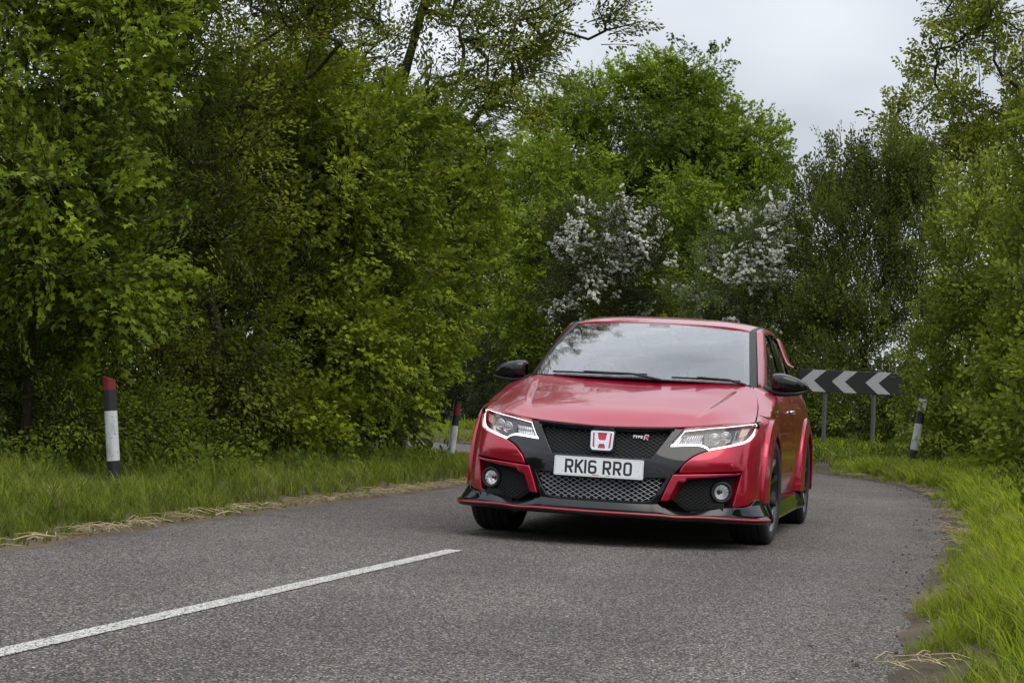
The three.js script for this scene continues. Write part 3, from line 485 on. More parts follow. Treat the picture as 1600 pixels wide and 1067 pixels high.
{ // number plate and badges
  const cv = document.createElement('canvas'); cv.width = 1040; cv.height = 222; const c = cv.getContext('2d');
  c.fillStyle = '#e9ebea'; c.fillRect(0, 0, 1040, 222);
  c.strokeStyle = '#8a8d90'; c.lineWidth = 3; c.strokeRect(13, 13, 1014, 196);
  c.save(); c.beginPath(); c.rect(0, 32, 1040, 158); c.clip(); c.strokeStyle = '#111216'; c.lineWidth = 27; c.lineJoin = 'miter'; c.lineCap = 'butt';
  const pen = (x, l) => { c.beginPath(); l.forEach((p, i) => (p.length === 2 ? (i && p[0] !== null ? c.lineTo(x + p[0], p[1]) : c.moveTo(x + p[0], p[1])) : c.quadraticCurveTo(x + p[0], p[1], x + p[2], p[3]))); c.stroke(); };
  const t = 32, b = 190, m = 112, y1 = t + 13.5, y2 = b - 13.5;
  const R = (x) => { pen(x, [[13.5, b], [13.5, y1], [62, y1], [86, y1, 86, y1 + 26], [86, m - 14], [86, m + 8, 62, m + 8], [14, m + 8]]); pen(x, [[46, m + 2], [88, b]]); };
  R(125); pen(241, [[13.5, t], [13.5, b]]); pen(241, [[92, t - 2], [20, m + 10]]); pen(241, [[38, m - 16], [94, b + 2]]);
  pen(351, [[13.5, t], [13.5, b]]);
  pen(396, [[88, y1 + 18], [82, y1, 60, y1], [40, y1], [13.5, y1, 13.5, y1 + 28], [13.5, y2 - 26], [13.5, y2, 40, y2], [62, y2], [88, y2, 88, y2 - 26], [88, m + 14], [88, m - 6, 62, m - 6], [16, m - 6]]);
  R(566); R(686);
  pen(806, [[50, y1], [40, y1], [13.5, y1, 13.5, y1 + 28], [13.5, y2 - 28], [13.5, y2, 40, y2], [60, y2], [86.5, y2, 86.5, y2 - 28], [86.5, y1 + 28], [86.5, y1, 60, y1], [48, y1]]);
  c.restore(); c.fillStyle = '#b3232c'; c.fillRect(448, 198, 78, 8); c.fillStyle = '#222'; c.fillRect(610, 199, 36, 5);
  c.fillStyle = '#55585a'; for (const [x, y] of [[978, 132], [992, 186], [96, 176], [1000, 30]]) { c.beginPath(); c.arc(x, y, 4.5, 0, 7); c.fill(); }
  const tex = new THREE.CanvasTexture(cv); tex.colorSpace = THREE.SRGBColorSpace; tex.anisotropy = 8;
  const rr = (w, h, r) => { const s = new THREE.Shape(); s.moveTo(-w + r, -h); s.lineTo(w - r, -h); s.quadraticCurveTo(w, -h, w, -h + r); s.lineTo(w, h - r); s.quadraticCurveTo(w, h, w - r, h); s.lineTo(-w + r, h); s.quadraticCurveTo(-w, h, -w, h - r); s.lineTo(-w, -h + r); s.quadraticCurveTo(-w, -h, -w + r, -h); return s; };
  const ex = (s, d, bv = 0.002, sg = 8) => new THREE.ExtrudeGeometry(s, { depth: d, bevelEnabled: bv > 0, bevelSize: bv, bevelThickness: bv, bevelSegments: 2, curveSegments: sg });
  const tilt = -0.06, pose = (g, y, z) => g.rotateX(tilt).translate(0, y, z);
  const pf = cp('number_plate', pose(ex(rr(0.262, 0.058, 0.012), 0.012), 0.4545, 0.957), trim);
  const face = new THREE.ShapeGeometry(rr(0.26, 0.0555, 0.01)), uv = face.attributes.uv, ps = face.attributes.position;
  for (let i = 0; i < uv.count; i++) uv.setXY(i, ps.getX(i) / 0.52 + 0.5, ps.getY(i) / 0.111 + 0.5);
  cp('plate_face', pose(face.translate(0, 0, 0.0165), 0.4545, 0.957), phys({ map: tex, roughness: 0.35, clearcoat: 0.5 }), pf, 'white plate with black characters RK16 RRO');
  // nose emblem: bright rounded frame and upright letter on a red field
  const trap = (w0, w1, h, r) => { const s = new THREE.Shape(); s.moveTo(-w1 + r, -h); s.lineTo(w1 - r, -h); s.quadraticCurveTo(w1, -h, w1 + (w0 - w1) * 0.15, -h + r); s.lineTo(w0 - 0.004, h - r); s.quadraticCurveTo(w0, h, w0 - r, h); s.lineTo(-w0 + r, h); s.quadraticCurveTo(-w0, h, -w0 + 0.004, h - r); s.lineTo(-w1 - (w0 - w1) * 0.15, -h + r); s.quadraticCurveTo(-w1, -h, -w1 + r, -h); return s; };
  const by = 0.603, bz = 0.893, bt = -0.2, pb = (g) => g.rotateX(bt).translate(0, by, bz);
  const em = cp('nose_emblem', pb(ex(trap(0.076, 0.068, 0.062, 0.02), 0.012, 0.003)), gloss);
  const ringS = trap(0.07, 0.062, 0.055, 0.02); ringS.holes.push(trap(0.0595, 0.0525, 0.0465, 0.014));
  cp('frame', pb(ex(ringS, 0.007, 0.0015).translate(0, 0, 0.0155)), chrome, em);
  cp('red_field', pb(ex(trap(0.0585, 0.0515, 0.0455, 0.014), 0.003, 0).translate(0, 0, 0.0157)), redTrim, em);
  const H = new THREE.Shape([[-0.046, 0.0455], [-0.0285, 0.0455], [-0.0225, 0.009], [-0.0175, 0.0015], [0.0175, 0.0015], [0.0225, 0.009], [0.0285, 0.0455], [0.046, 0.0455], [0.04, -0.0455], [0.0225, -0.0455], [0.018, -0.0245], [0.013, -0.0185], [-0.013, -0.0185], [-0.018, -0.0245], [-0.0225, -0.0455], [-0.04, -0.0455]].map((p) => new THREE.Vector2(...p)));
  cp('letter', pb(ex(H, 0.006, 0.0012).translate(0, 0, 0.0165)), chrome, em);
  const font = await new FontLoader().loadAsync('fonts/droid/droid_sans_bold.typeface.json');
  const word = (t, size, x) => { const g = new TextGeometry(t, { font, size, depth: 0.004, curveSegments: 3 }); g.applyMatrix4(new THREE.Matrix4().makeShear(0, 0, 0.25, 0, 0, 0)); g.translate(x, 0, 0); return g; };
  const [wp, wn] = frame(nose, 0.245, 0.632), wq = new THREE.Quaternion().setFromUnitVectors(V(0, 0, 1), V(wn.x, wn.y * 0.5, wn.z).normalize());
  const pw = (g) => g.applyQuaternion(wq).translate(wp.x + wn.x * -0.012, wp.y, wp.z - 0.012);
  const wb = cp('type_badge', pw(word('TYPE', 0.0155, -0.062).scale(1.22, 1, 1)), chrome);
  cp('badge_letter_edge', pw(word('R', 0.031, -0.0125).scale(1.2, 1, 1).translate(0, -0.0065, 0)), chrome, wb);
  cp('badge_letter', pw(word('R', 0.026, -0.009).scale(1.2, 1, 0.5).translate(0, -0.004, 0.0042)), redTrim, wb);
}
// sides
const ARC = (cz, r, a0, a1, n = 22) => Array.from({ length: n + 1 }, (_, i) => { const a = lerp(a0, a1, i / n); return [cz + r * Math.cos(a), 0.325 + r * Math.sin(a)]; });
{
  const fend = [[0.37, 0.767], [0.21, 0.804], [0.04, 0.854], [-0.15, 0.908], [-0.36, 0.974], [-0.7, 0.968], [-0.62, 0.93], [-0.46, 0.88], [-0.43, 0.6], [-0.43, 0.24], [-0.36, 0.24], ...ARC(0, 0.372, Math.PI * 1.06, Math.PI * 0.03), [0.43, 0.36], [0.46, 0.55], [0.42, 0.7]];
  const ro = { max: 0.05, round: 0.0025, depth: 0.02 };
  for (const s of [1, -1]) {
    const M = (g) => s > 0 ? g : mirrorX(g);
    cp('front_wing', M(panel(wingSkin, fend, ro)), paint);
    const d1 = cp('front_door', M(panel(flank, [[-0.43, 0.25], [-0.43, 0.6], [-0.46, 0.88], [-0.62, 0.93], [-0.7, 0.968], [-1.1, 0.972], [-1.5, 0.98], [-1.52, 0.6], [-1.52, 0.25], [-1, 0.25]], ro)), paint);
    const d2 = cp('rear_door', M(panel(flank, [[-1.52, 0.25], [-1.52, 0.6], [-1.5, 0.98], [-2, 0.995], [-2.42, 1.01], [-2.36, 0.8], ...ARC(-2.594, 0.372, 1.1, 2.2, 1).slice(0, 0), [-2.26, 0.55], [-2.18, 0.4], [-2.14, 0.25], [-1.8, 0.25]], ro)), paint);
    cp('rear_quarter', M(panel(flank, [[-2.14, 0.25], [-2.18, 0.4], [-2.26, 0.55], [-2.36, 0.8], [-2.42, 1.01], [-2.8, 1.03], [-3.1, 1.03], [-3.38, 1.0], [-3.4, 0.6], [-3.38, 0.3], [-3.0, 0.25], [-2.97, 0.33], ...ARC(-2.594, 0.372, 0.02, Math.PI * 1.04)], ro)), paint);
    void d2; for (const [door, z] of [[d1, -1.36]]) {
      const pts = []; for (let i = 0; i <= 10; i++) { const k = i / 10; pts.push(flank(z + 0.09 - k * 0.2, 0.826 + 0.004 * k).add(V(0.002 + 0.022 * Math.sin(Math.PI * clamp(k, 0.02, 0.98)) ** 0.5, 0, 0))); }
      cp('handle', M(tube(pts, (k) => 0.012 + 0.004 * Math.sin(Math.PI * k), 8)), door === d1 ? chrome : chrome, door);
    }
    const frameLine = [[-0.73, 0.974], [-1.0, 1.155], [-1.29, 1.337], [-1.6, 1.345], [-2.0, 1.338], [-2.4, 1.303], [-2.72, 1.245], [-2.56, 1.035], [-2.0, 0.998], [-1.5, 0.984]];
    const w1 = [[-0.79, 0.99], [-1.02, 1.147], [-1.3, 1.32], [-1.49, 1.33], [-1.47, 1.15], [-1.45, 0.996]], w2 = [[-1.54, 0.998], [-1.56, 1.15], [-1.59, 1.332], [-2.0, 1.324], [-2.38, 1.29], [-2.6, 1.235], [-2.45, 1.045], [-2.0, 1.01]];
    const wf = cp('window_frame', M(panel(off(upper, 0.002), frameLine, { holes: [w1, w2], max: 0.06, depth: 0.015, round: 0.004 })), gloss);
    cp('window', M(panel(off(upper, -0.005), w1, { depth: 0, gap: 0, round: 0.0005, max: 0.08 })), tint, wf);
    cp('window', M(panel(off(upper, -0.005), w2, { depth: 0, gap: 0, round: 0.0005, max: 0.08 })), tint, wf);
    cp('rear_pillar', M(panel(upper, [[-2.5, 1.29], [-2.74, 1.25], [-2.57, 1.03], [-2.8, 1.02], [-3.12, 1.02], [-3.1, 1.12], [-2.98, 1.2], [-2.88, 1.24]], { max: 0.06, depth: 0.015 })), paint);
    // flared arches
    for (const [cz, a0, a1, lo0, lo1, nm] of [[0, -0.02, Math.PI * 1.02, 0.315, 0.27, 'front_arch_flare'], [-2.594, -0.02, Math.PI * 1.0, 0.27, 0.27, 'rear_arch_flare']]) {
      const rows = [], front = cz === 0;
      const path = [...(front ? [] : []), ...ARC(cz, 1, a0, a1, 40)].map(([z, y]) => [z - cz, y - 0.325]);
      const mk = (c, sn, dy) => {
        const wide = front ? 1 : 0.9, P = (r, x) => V(x, 0.325 + sn * r * (front ? 1.0 : 1) + dy, cz + c * r);
        const zz = cz + c * 0.45, yb = clamp(0.325 + sn * 0.45 + dy, 0.22, 0.9), body = sideX(-Math.min(zz, 0.42), yb);
        const outer = 0.45 + 0.015 * sn, xb = Math.min(body - 0.004, 0.886);
        return [P(outer, xb - 0.01), P(outer - 0.002, xb + 0.012), P(outer - 0.008, 0.904), P(0.41, 0.915), P(0.37, 0.925), P(0.362, 0.925), P(0.358, 0.919), P(0.36, 0.86)];
      };
      const n0 = 5; for (let i = n0; i > 0; i--) rows.push(mk(1, 0, -i * 0.012 * (front ? 0.6 : 1)));
      for (const [c, sn] of path) rows.push(mk(c, sn, 0));
      for (let i = 1; i <= n0; i++) rows.push(mk(-1, 0, -i * 0.015));
      void lo0; void lo1;
      cp(nm, M(loft(rows, false, 0.32)), paint);
      const lin2 = []; for (let i = 0; i <= 24; i++) { const a = lerp(-0.25, Math.PI + 0.25, i / 24); lin2.push([0.9, 0.52].map((x) => V(x, 0.325 + 0.366 * Math.sin(a), cz + 0.366 * Math.cos(a))).concat(V(0.52, 0.33, cz))); }
      cp('wheel_arch_liner', M(loft(lin2, false, 0.4)), dull);
    }
    // sill blade
    const sk = []; for (let i = 0; i <= 20; i++) { const z = lerp(-0.38, -2.2, i / 20), e = 0.02 * smoothstep(-z, 1.9, 2.2); sk.push([V(0.85, 0.262, z), V(0.872, 0.262, z), V(0.885, 0.25, z), V(0.898 + e, 0.185, z), V(0.905 + e, 0.162, z), V(0.9 + e, 0.148, z), V(0.7, 0.15, z)]); }
    cp('side_skirt', M(loft(sk, false, 0.35)), gloss);
    // door mirror
    const cap = []; for (const [x, y0, y1, zc, hz] of [[0.812, 0.972, 1.05, -0.625, 0.05], [0.814, 0.962, 1.066, -0.625, 0.075], [0.825, 0.955, 1.072, -0.622, 0.085], [0.87, 0.95, 1.074, -0.618, 0.092], [0.92, 0.95, 1.066, -0.62, 0.09], [0.97, 0.952, 1.049, -0.628, 0.08], [1.01, 0.958, 1.03, -0.638, 0.064], [1.032, 0.966, 1.012, -0.648, 0.042], [1.04, 0.977, 1.0, -0.655, 0.015]]) {
      cap.push(Array.from({ length: 24 }, (_, i) => { const a = i / 24 * 2 * Math.PI, c = Math.cos(a), q = Math.sin(a), k = 0.62; return V(x, (y0 + y1) / 2 + (y1 - y0) / 2 * Math.sign(q) * Math.abs(q) ** k, zc + hz * Math.sign(c) * Math.abs(c) ** (c > 0 ? 0.8 : 0.3)); }));
    }
    const mir = cp('door_mirror', M(loft(cap, true, 1.1)), gloss);
    const arm = []; for (const [x, y0, y1, hz] of [[0.755, 0.945, 1.0, 0.06], [0.79, 0.94, 0.985, 0.055], [0.83, 0.928, 0.972, 0.06], [0.9, 0.925, 0.962, 0.075], [0.97, 0.935, 0.963, 0.07], [1.02, 0.952, 0.97, 0.05], [1.034, 0.962, 0.972, 0.02]]) arm.push(Array.from({ length: 16 }, (_, i) => { const a = i / 16 * 2 * Math.PI, c = Math.cos(a), q = Math.sin(a); return V(x, (y0 + y1) / 2 + (y1 - y0) / 2 * Math.sign(q) * Math.abs(q) ** 0.7, -0.625 + hz * Math.sign(c) * Math.abs(c) ** 0.7); }));
    cp('mirror_arm', M(loft(arm, true, 0.9)), trim, mir);
    cp('mirror_glass', M(new THREE.SphereGeometry(0.1, 24, 12).scale(0.95, 0.44, 0.02).translate(0.925, 1.005, -0.712)), chrome, mir);
    cp('wing_emblem', M(new RoundedBoxGeometry(0.01, 0.022, 0.05, 2, 0.003).translate(0.874, 0.79, -0.38)), chrome);
  }
}
{ // tail: closed simply, as the photograph shows none of it but the wing
  const prof = [[1.352, -2.93, 0.545, 0.02], [1.2, -3.1, 0.66, 0.06], [1.05, -3.25, 0.73, 0.12], [0.98, -3.36, 0.745, 0.2], [0.72, -3.42, 0.755, 0.24], [0.42, -3.44, 0.75, 0.24], [0.24, -3.38, 0.7, 0.2]];
  const rows = (i0, i1, d = 0) => prof.slice(i0, i1 + 1).map(([y, z, w, k]) => Array.from({ length: 21 }, (_, i) => { const u = i / 10 - 1; return V(u * w, y, z + k * Math.abs(u) ** 4 - d); }));
  cp('tailgate', loft([...rows(1, 2).slice(1), ...rows(3, 4)], false, 0.5), paint);
  cp('rear_window', loft(rows(0, 2), false, 0.5), tint);
  cp('rear_bumper', loft(rows(4, 6, 0.015), false, 0.5), paint);
  for (const s of [1, -1]) cp('tail_light', new RoundedBoxGeometry(0.34, 0.13, 0.06, 3, 0.02).rotateY(s * 0.4).translate(s * 0.56, 0.94, -3.34), phys({ color: lin(0.35, 0.01, 0.01), roughness: 0.1, clearcoat: 1 }));
  const path = [[-0.02, 1.352], [0.25, 1.358], [0.45, 1.364], [0.56, 1.372], [0.592, 1.374], [0.612, 1.362], [0.632, 1.315], [0.66, 1.25], [0.686, 1.2], [0.7, 1.183], [0.72, 1.174], [0.75, 1.163]], sec = [];
  path.forEach(([x, y], i) => { const a = path[Math.max(0, i - 1)], b = path[Math.min(path.length - 1, i + 1)], l = Math.hypot(b[0] - a[0], b[1] - a[1]), nx = -(b[1] - a[1]) / l, ny = (b[0] - a[0]) / l; const z0 = i < 4 ? -3.02 : lerp(-2.98, -2.86, (i - 4) / 7), z1 = i < 5 ? -3.32 : lerp(-3.3, -3.14, (i - 4) / 7), th = i > 9 ? 0.008 : 0.014; sec.push(Array.from({ length: 14 }, (_, k) => { const t = k / 14 * 2 * Math.PI; return V(x + nx * th * Math.sin(t), y + ny * th * Math.sin(t), (z0 + z1) / 2 + (z0 - z1) / 2 * Math.sign(Math.cos(t)) * Math.abs(Math.cos(t)) ** 0.7); })); });
  cp('rear_wing', both(loft(sec, true, 0.9)), paint);
  // floor, engine bay and bulkheads: keeps the body dark inside
  const bx = (w, h, d, x, y, z) => new THREE.BoxGeometry(w, h, d).translate(x, y, z);
  cp('underbody', join([bx(1.56, 0.3, 1.7, 0, 0.32, -1.3), bx(1.02, 0.46, 1.1, 0, 0.4, 0.16), bx(1.4, 0.12, 0.42, 0, 0.225, 0.56), bx(1.02, 0.5, 1.1, 0, 0.45, -2.7), bx(1.3, 0.42, 0.04, 0, 0.7, -0.32)]), dull);
}
{ // cabin, seen faintly through the windscreen
  const cloth = std({ color: lin(0.02, 0.02, 0.022), roughness: 0.9 }), redCloth = std({ color: lin(0.12, 0.006, 0.01), roughness: 0.95 });
  const dash = []; for (let i = -10; i <= 10; i++) { const u = i / 10, hood = 0.035 * Math.exp(-(((u + 0.45) / 0.2) ** 2)); dash.push([V(u * 0.69, 0.955, -0.14 - 0.26 * u * u), V(u * 0.68, 0.975, -0.45 - 0.1 * u * u), V(u * 0.67, 0.965 + hood, -0.68), V(u * 0.66, 0.9, -0.74), V(u * 0.66, 0.55, -0.7)]); }
  cp('dashboard', loft(dash, false, 0.6), cloth);
  for (const s of [1, -1]) {
    const seat = cp('seat', join([new RoundedBoxGeometry(0.5, 0.16, 0.5, 4, 0.06).translate(s * 0.37, 0.53, -1.35), new RoundedBoxGeometry(0.5, 0.64, 0.15, 4, 0.06).rotateX(-0.22).translate(s * 0.37, 0.86, -1.66)]), redCloth);
    cp('headrest', new RoundedBoxGeometry(0.26, 0.19, 0.11, 4, 0.045).rotateX(-0.15).translate(s * 0.37, 1.2, -1.74), cloth, seat);
  }
  cp('rear_seat', new RoundedBoxGeometry(1.2, 0.6, 0.16, 4, 0.05).rotateX(-0.3).translate(0, 0.85, -2.45), cloth);
  const wheelAt = (g) => g.rotateX(0.42).translate(-0.37, 0.93, -0.86);
  const sw = cp('steering_wheel', wheelAt(new THREE.TorusGeometry(0.175, 0.016, 10, 40)), cloth);
  cp('hub', wheelAt(join([new THREE.SphereGeometry(0.07, 16, 10).scale(1, 1, 0.4), new THREE.BoxGeometry(0.33, 0.035, 0.02), new THREE.BoxGeometry(0.05, 0.16, 0.02).translate(0, -0.09, 0)])), cloth, sw);
  const mm = cp('interior_mirror', new RoundedBoxGeometry(0.24, 0.065, 0.035, 4, 0.015).translate(0.0, 1.285, -0.98), trim);
  cp('sensor_housing', new RoundedBoxGeometry(0.15, 0.1, 0.03, 3, 0.012).rotateX(-1.15).translate(0, 1.335, -0.985), trim, mm);
  const lining = std({ color: lin(0.42, 0.42, 0.41), roughness: 0.95 }), head = []; for (let j = 0; j <= 12; j++) head.push(Array.from({ length: 13 }, (_, i) => roof(lerp(-0.56, 0.56, i / 12), lerp(0.06, 1.8, j / 12)).add(V(0, -0.035, 0))));
  cp('headlining', loft(head, false, 0), lining);
  for (const s of [1, -1]) cp('sun_visor', new RoundedBoxGeometry(0.4, 0.02, 0.16, 3, 0.008).translate(s * 0.34, 1.34, -1.2), std({ color: lin(0.3, 0.3, 0.3), roughness: 0.9 }));
  // wipers, resting on the glass edge
  const on = (a, b, d) => { const [p, n] = frame(wind, a, b); return p.addScaledVector(n, d); };
  for (const [l, pivot] of [[[[-0.51, 0.03], [-0.3, 0.026], [-0.1, 0.026], [0.08, 0.045]], [0.17, -0.02]], [[[0.22, 0.02], [0.36, 0.026], [0.48, 0.026], [0.59, 0.03]], [0.62, -0.005]]]) {
    const w = cp('wiper', tube(smoothLoop(l, 0.03, false).map((p) => on(...p, 0.008)), 0.006, 5), dull), mid = l[1];
    cp('wiper_arm', tube([on(...pivot, 0.0), on(lerp(pivot[0], mid[0], 0.35), 0.012, 0.02), on(mid[0], mid[1], 0.018)], (t) => 0.009 - 0.004 * t, 6), trim, w);
  }
}
// wheels
for (const [x, z, turn] of [[0.795, 0, 1], [-0.795, 0, 1], [0.79, -2.594, 0], [-0.79, -2.594, 0]]) {
  const w = new THREE.Group(); w.name = 'wheel'; car.add(w);
  w.position.set(x, 0.3235, z); w.rotation.y = (turn ? -0.06 : 0) + (x < 0 ? Math.PI : 0);
  const lathe = (l, n = 56) => new THREE.LatheGeometry(l.map((p) => new THREE.Vector2(...p)), n).rotateZ(-Math.PI / 2);
  const groove = [-0.098, ...[-0.066, -0.025, 0.025, 0.066].flatMap((g) => [g - 0.0055, g - 0.005, g + 0.005, g + 0.0055]), 0.098];
  const tread = groove.map((y, i) => [i === 0 || i === groove.length - 1 ? 0.3215 : ((i - 1) % 4 === 1 || (i - 1) % 4 === 2 ? 0.3165 : 0.3235), y]);
  part(w, 'tyre', toCreasedNormals(lathe([[0.243, -0.108], [0.262, -0.119], [0.29, -0.121], [0.311, -0.112], ...tread, [0.311, 0.112], [0.29, 0.121], [0.262, 0.119], [0.243, 0.108]]), 0.6), rubber);
  part(w, 'rim', toCreasedNormals(lathe([[0.2, -0.1], [0.236, -0.104], [0.246, -0.11], [0.236, -0.1], [0.226, -0.06], [0.222, 0.06], [0.23, 0.092], [0.239, 0.1], [0.2465, 0.111], [0.249, 0.107]]), 0.5), alloy);
  part(w, 'red_rim_line', lathe([[0.2475, 0.1105], [0.2495, 0.1115], [0.251, 0.1095]]), redTrim);
  part(w, 'hub', toCreasedNormals(lathe([[0.0, 0.075], [0.03, 0.074], [0.036, 0.068], [0.07, 0.062], [0.075, 0.04]], 30), 0.5), alloy);
  part(w, 'brake_disc', toCreasedNormals(lathe([[0.06, 0.02], [0.175, 0.02], [0.175, -0.008], [0.06, -0.008]], 40), 0.5), std({ color: lin(0.3, 0.3, 0.3), roughness: 0.4, metalness: 0.9 }));
  part(w, 'brake_caliper', new RoundedBoxGeometry(0.06, 0.17, 0.075, 3, 0.018).translate(0.012, 0.02, (x < 0 ? -1 : 1) * -0.145), std({ color: lin(0.4, 0.01, 0.015), roughness: 0.4 }));
  for (let k = 0; k < 10; k++) {
    const a = Math.floor(k / 2) / 5 * 2 * Math.PI + (k % 2 ? 0.2 : -0.2) + 0.3, b = a + (k % 2 ? 0.09 : -0.09), rows = [];
    for (const [r, hw, xo, th] of [[0.045, 0.02, 0.06, 0.022], [0.09, 0.016, 0.07, 0.024], [0.16, 0.014, 0.086, 0.022], [0.215, 0.016, 0.098, 0.02], [0.234, 0.022, 0.1, 0.018]]) { const q = lerp(a, b, (r - 0.05) / 0.185), c = V(0, Math.cos(q), Math.sin(q)), t = V(0, -Math.sin(q), Math.cos(q)); rows.push([[-1, -0.6], [-0.75, 0.25], [0.75, 0.25], [1, -0.6], [0, -1]].map(([u, v]) => c.clone().multiplyScalar(r).addScaledVector(t, u * hw).add(V(xo + v * th, 0, 0)))); }
    part(w, 'spoke', loft(rows, true, 0.5), alloy);
  }
}
// ---------------------------------------------------------------- leaves, twigs, trees
const leafMat = phys({ color: 0xffffff, vertexColors: true, roughness: 1, specularIntensity: 0.25, transmission: 0.3, thickness: 0, side: THREE.DoubleSide });
const petalMat = phys({ color: 0xffffff, roughness: 1, specularIntensity: 0.2, transmission: 0.2, thickness: 0, side: THREE.DoubleSide });
const grassMat = phys({ color: 0xffffff, vertexColors: true, roughness: 1, specularIntensity: 0.3, transmission: 0.3, thickness: 0, side: THREE.DoubleSide });
const LEAF = {
  maple: [[0, 0, 0], [0.17, 0.02, 0.02], [0.42, 0.06, -0.05], [0.27, 0.26, 0.03], [0.56, 0.5, -0.08], [0.22, 0.5, 0.03], [0.0, 1, -0.12], [-0.22, 0.5, 0.03], [-0.56, 0.5, -0.08], [-0.27, 0.26, 0.03], [-0.42, 0.06, -0.05], [-0.17, 0.02, 0.02]],
  ovate: [[0, 0, 0], [0.24, 0.3, 0.05], [0.25, 0.6, 0.04], [0, 1, -0.1], [-0.25, 0.6, 0.04], [-0.24, 0.3, 0.05]],
};
function leafInto(pos, idx, kind, size, m, col, tone) {
  const l = LEAF[kind], b = pos.length / 3, c = V(0, kind === 'maple' ? 0.34 : 0.45, kind === 'maple' ? -0.03 : -0.06), v = V();
  for (const p of [[c.x, c.y, c.z], ...l]) { v.set(p[0] * size, p[1] * size, p[2] * size).applyMatrix4(m); pos.push(v.x, v.y, v.z); col.push(tone[0], tone[1], tone[2]); }
  for (let i = 0; i < l.length; i++) idx.push(b, b + 1 + i, b + 1 + (i + 1) % l.length);
}
function basis(y, z) { const Y = y.clone().normalize(), X = Y.clone().cross(z).normalize(), Z = X.clone().cross(Y).normalize(); return new THREE.Matrix4().makeBasis(X, Y, Z); }
function spray(kind, count, size, length, seed) {   // a twig along +y whose leaves face +z
  const R = rng(seed), pos = [], idx = [], col = [];
  for (let i = 0; i < count; i++) {
    const age = R(), k = 0.74 + 0.46 * age + (R() < 0.08 ? 0.3 : 0), leafTone = [k * (0.86 + 0.26 * age), k, k * (1.15 - 0.3 * age)];
    const t = 0.12 + 0.88 * (i + R() * 0.8) / count, side = i % 2 ? 1 : -1, p = V((R() - 0.5) * 0.2 * length + side * 0.1 * length * (1.1 - t), t * length, (R() - 0.5) * 0.3 * length);
    const dir = V(side * (0.55 + 0.6 * R()) * (1.15 - t), 0.35 + 0.6 * R() * t, (R() - 0.6) * 0.6), up = V((R() - 0.5) * 1.0, (R() - 0.5) * 0.9, 1);
    leafInto(pos, idx, kind, size * (0.65 + 0.5 * R()), basis(dir, up).setPosition(p), col, leafTone);
  }
  const g = geo(pos, idx); g.setAttribute('color', new THREE.Float32BufferAttribute(col, 3)); const tw = tube([V(0, -0.04 * length, 0), V(0.01 * length, 0.45 * length, 0), V(0, 0.95 * length, -0.02 * length)], (t) => 0.006 * (1 - 0.7 * t) * (length / 0.3), 3); tw.setAttribute('color', new THREE.Float32BufferAttribute(Array.from({ length: tw.attributes.position.count * 3 }, () => 0.5), 3));
  return mergeGeometries([g, tw]);
}
function blossom(seed) {
  const R = rng(seed), pos = [], idx = [];
  for (let k = 0; k < 5; k++) {
    const c = V((R() - 0.5) * 0.16, 0.03 + k * 0.05, 0.03 + R() * 0.04);
    for (let i = 0; i < 11; i++) { const d = V(R() - 0.5, R() - 0.3, R() - 0.05).normalize(), p = c.clone().addScaledVector(d, 0.034), m = basis(V(d.y, -d.x, 0.3), d), b = pos.length / 3, r = 0.016 + 0.006 * R(), v = V(); for (let q = 0; q < 5; q++) { v.set(Math.cos(q * 1.2566) * r, Math.sin(q * 1.2566) * r, 0).applyMatrix4(m).add(p); pos.push(v.x, v.y, v.z); } idx.push(b, b + 1, b + 2, b, b + 2, b + 3, b, b + 3, b + 4); }
  }
  return join([geo(pos, idx)]);
}
const SPRAY = {
  maple: [1, 2, 3].map((s) => spray('maple', 16, 0.064, 0.34, s)), small: [4, 5, 6].map((s) => spray('ovate', 22, 0.046, 0.32, s)), fine: [7, 8].map((s) => spray('ovate', 26, 0.036, 0.36, s)), broad: [9, 10, 11].map((s) => spray('ovate', 14, 0.075, 0.34, s)), blossom: [12, 13].map(blossom),
};
function swarm(parent, name, geometry, material, list) {   // list of [matrix, colour]
  const m = shade(new THREE.InstancedMesh(geometry, material, list.length)); m.name = name; m.userData.kind = 'stuff';
  list.forEach(([a, c], i) => { m.setMatrixAt(i, a); m.setColorAt(i, c); });
  parent.add(m); return m;
}
const barkTex = (() => { const R = rng(31), s = Float32Array.from({ length: 128 * 128 }, () => R()); return pixels(128, 128, (i, j) => { const v = 0.55 + 0.3 * s[j * 128 + (i >> 1)] + 0.35 * fbm(i / 9, j / 34, 2); return [v, v * 0.95, v * 0.88]; }); })();
const bark = std({ color: lin(0.085, 0.07, 0.052), roughness: 0.95, map: barkTex });
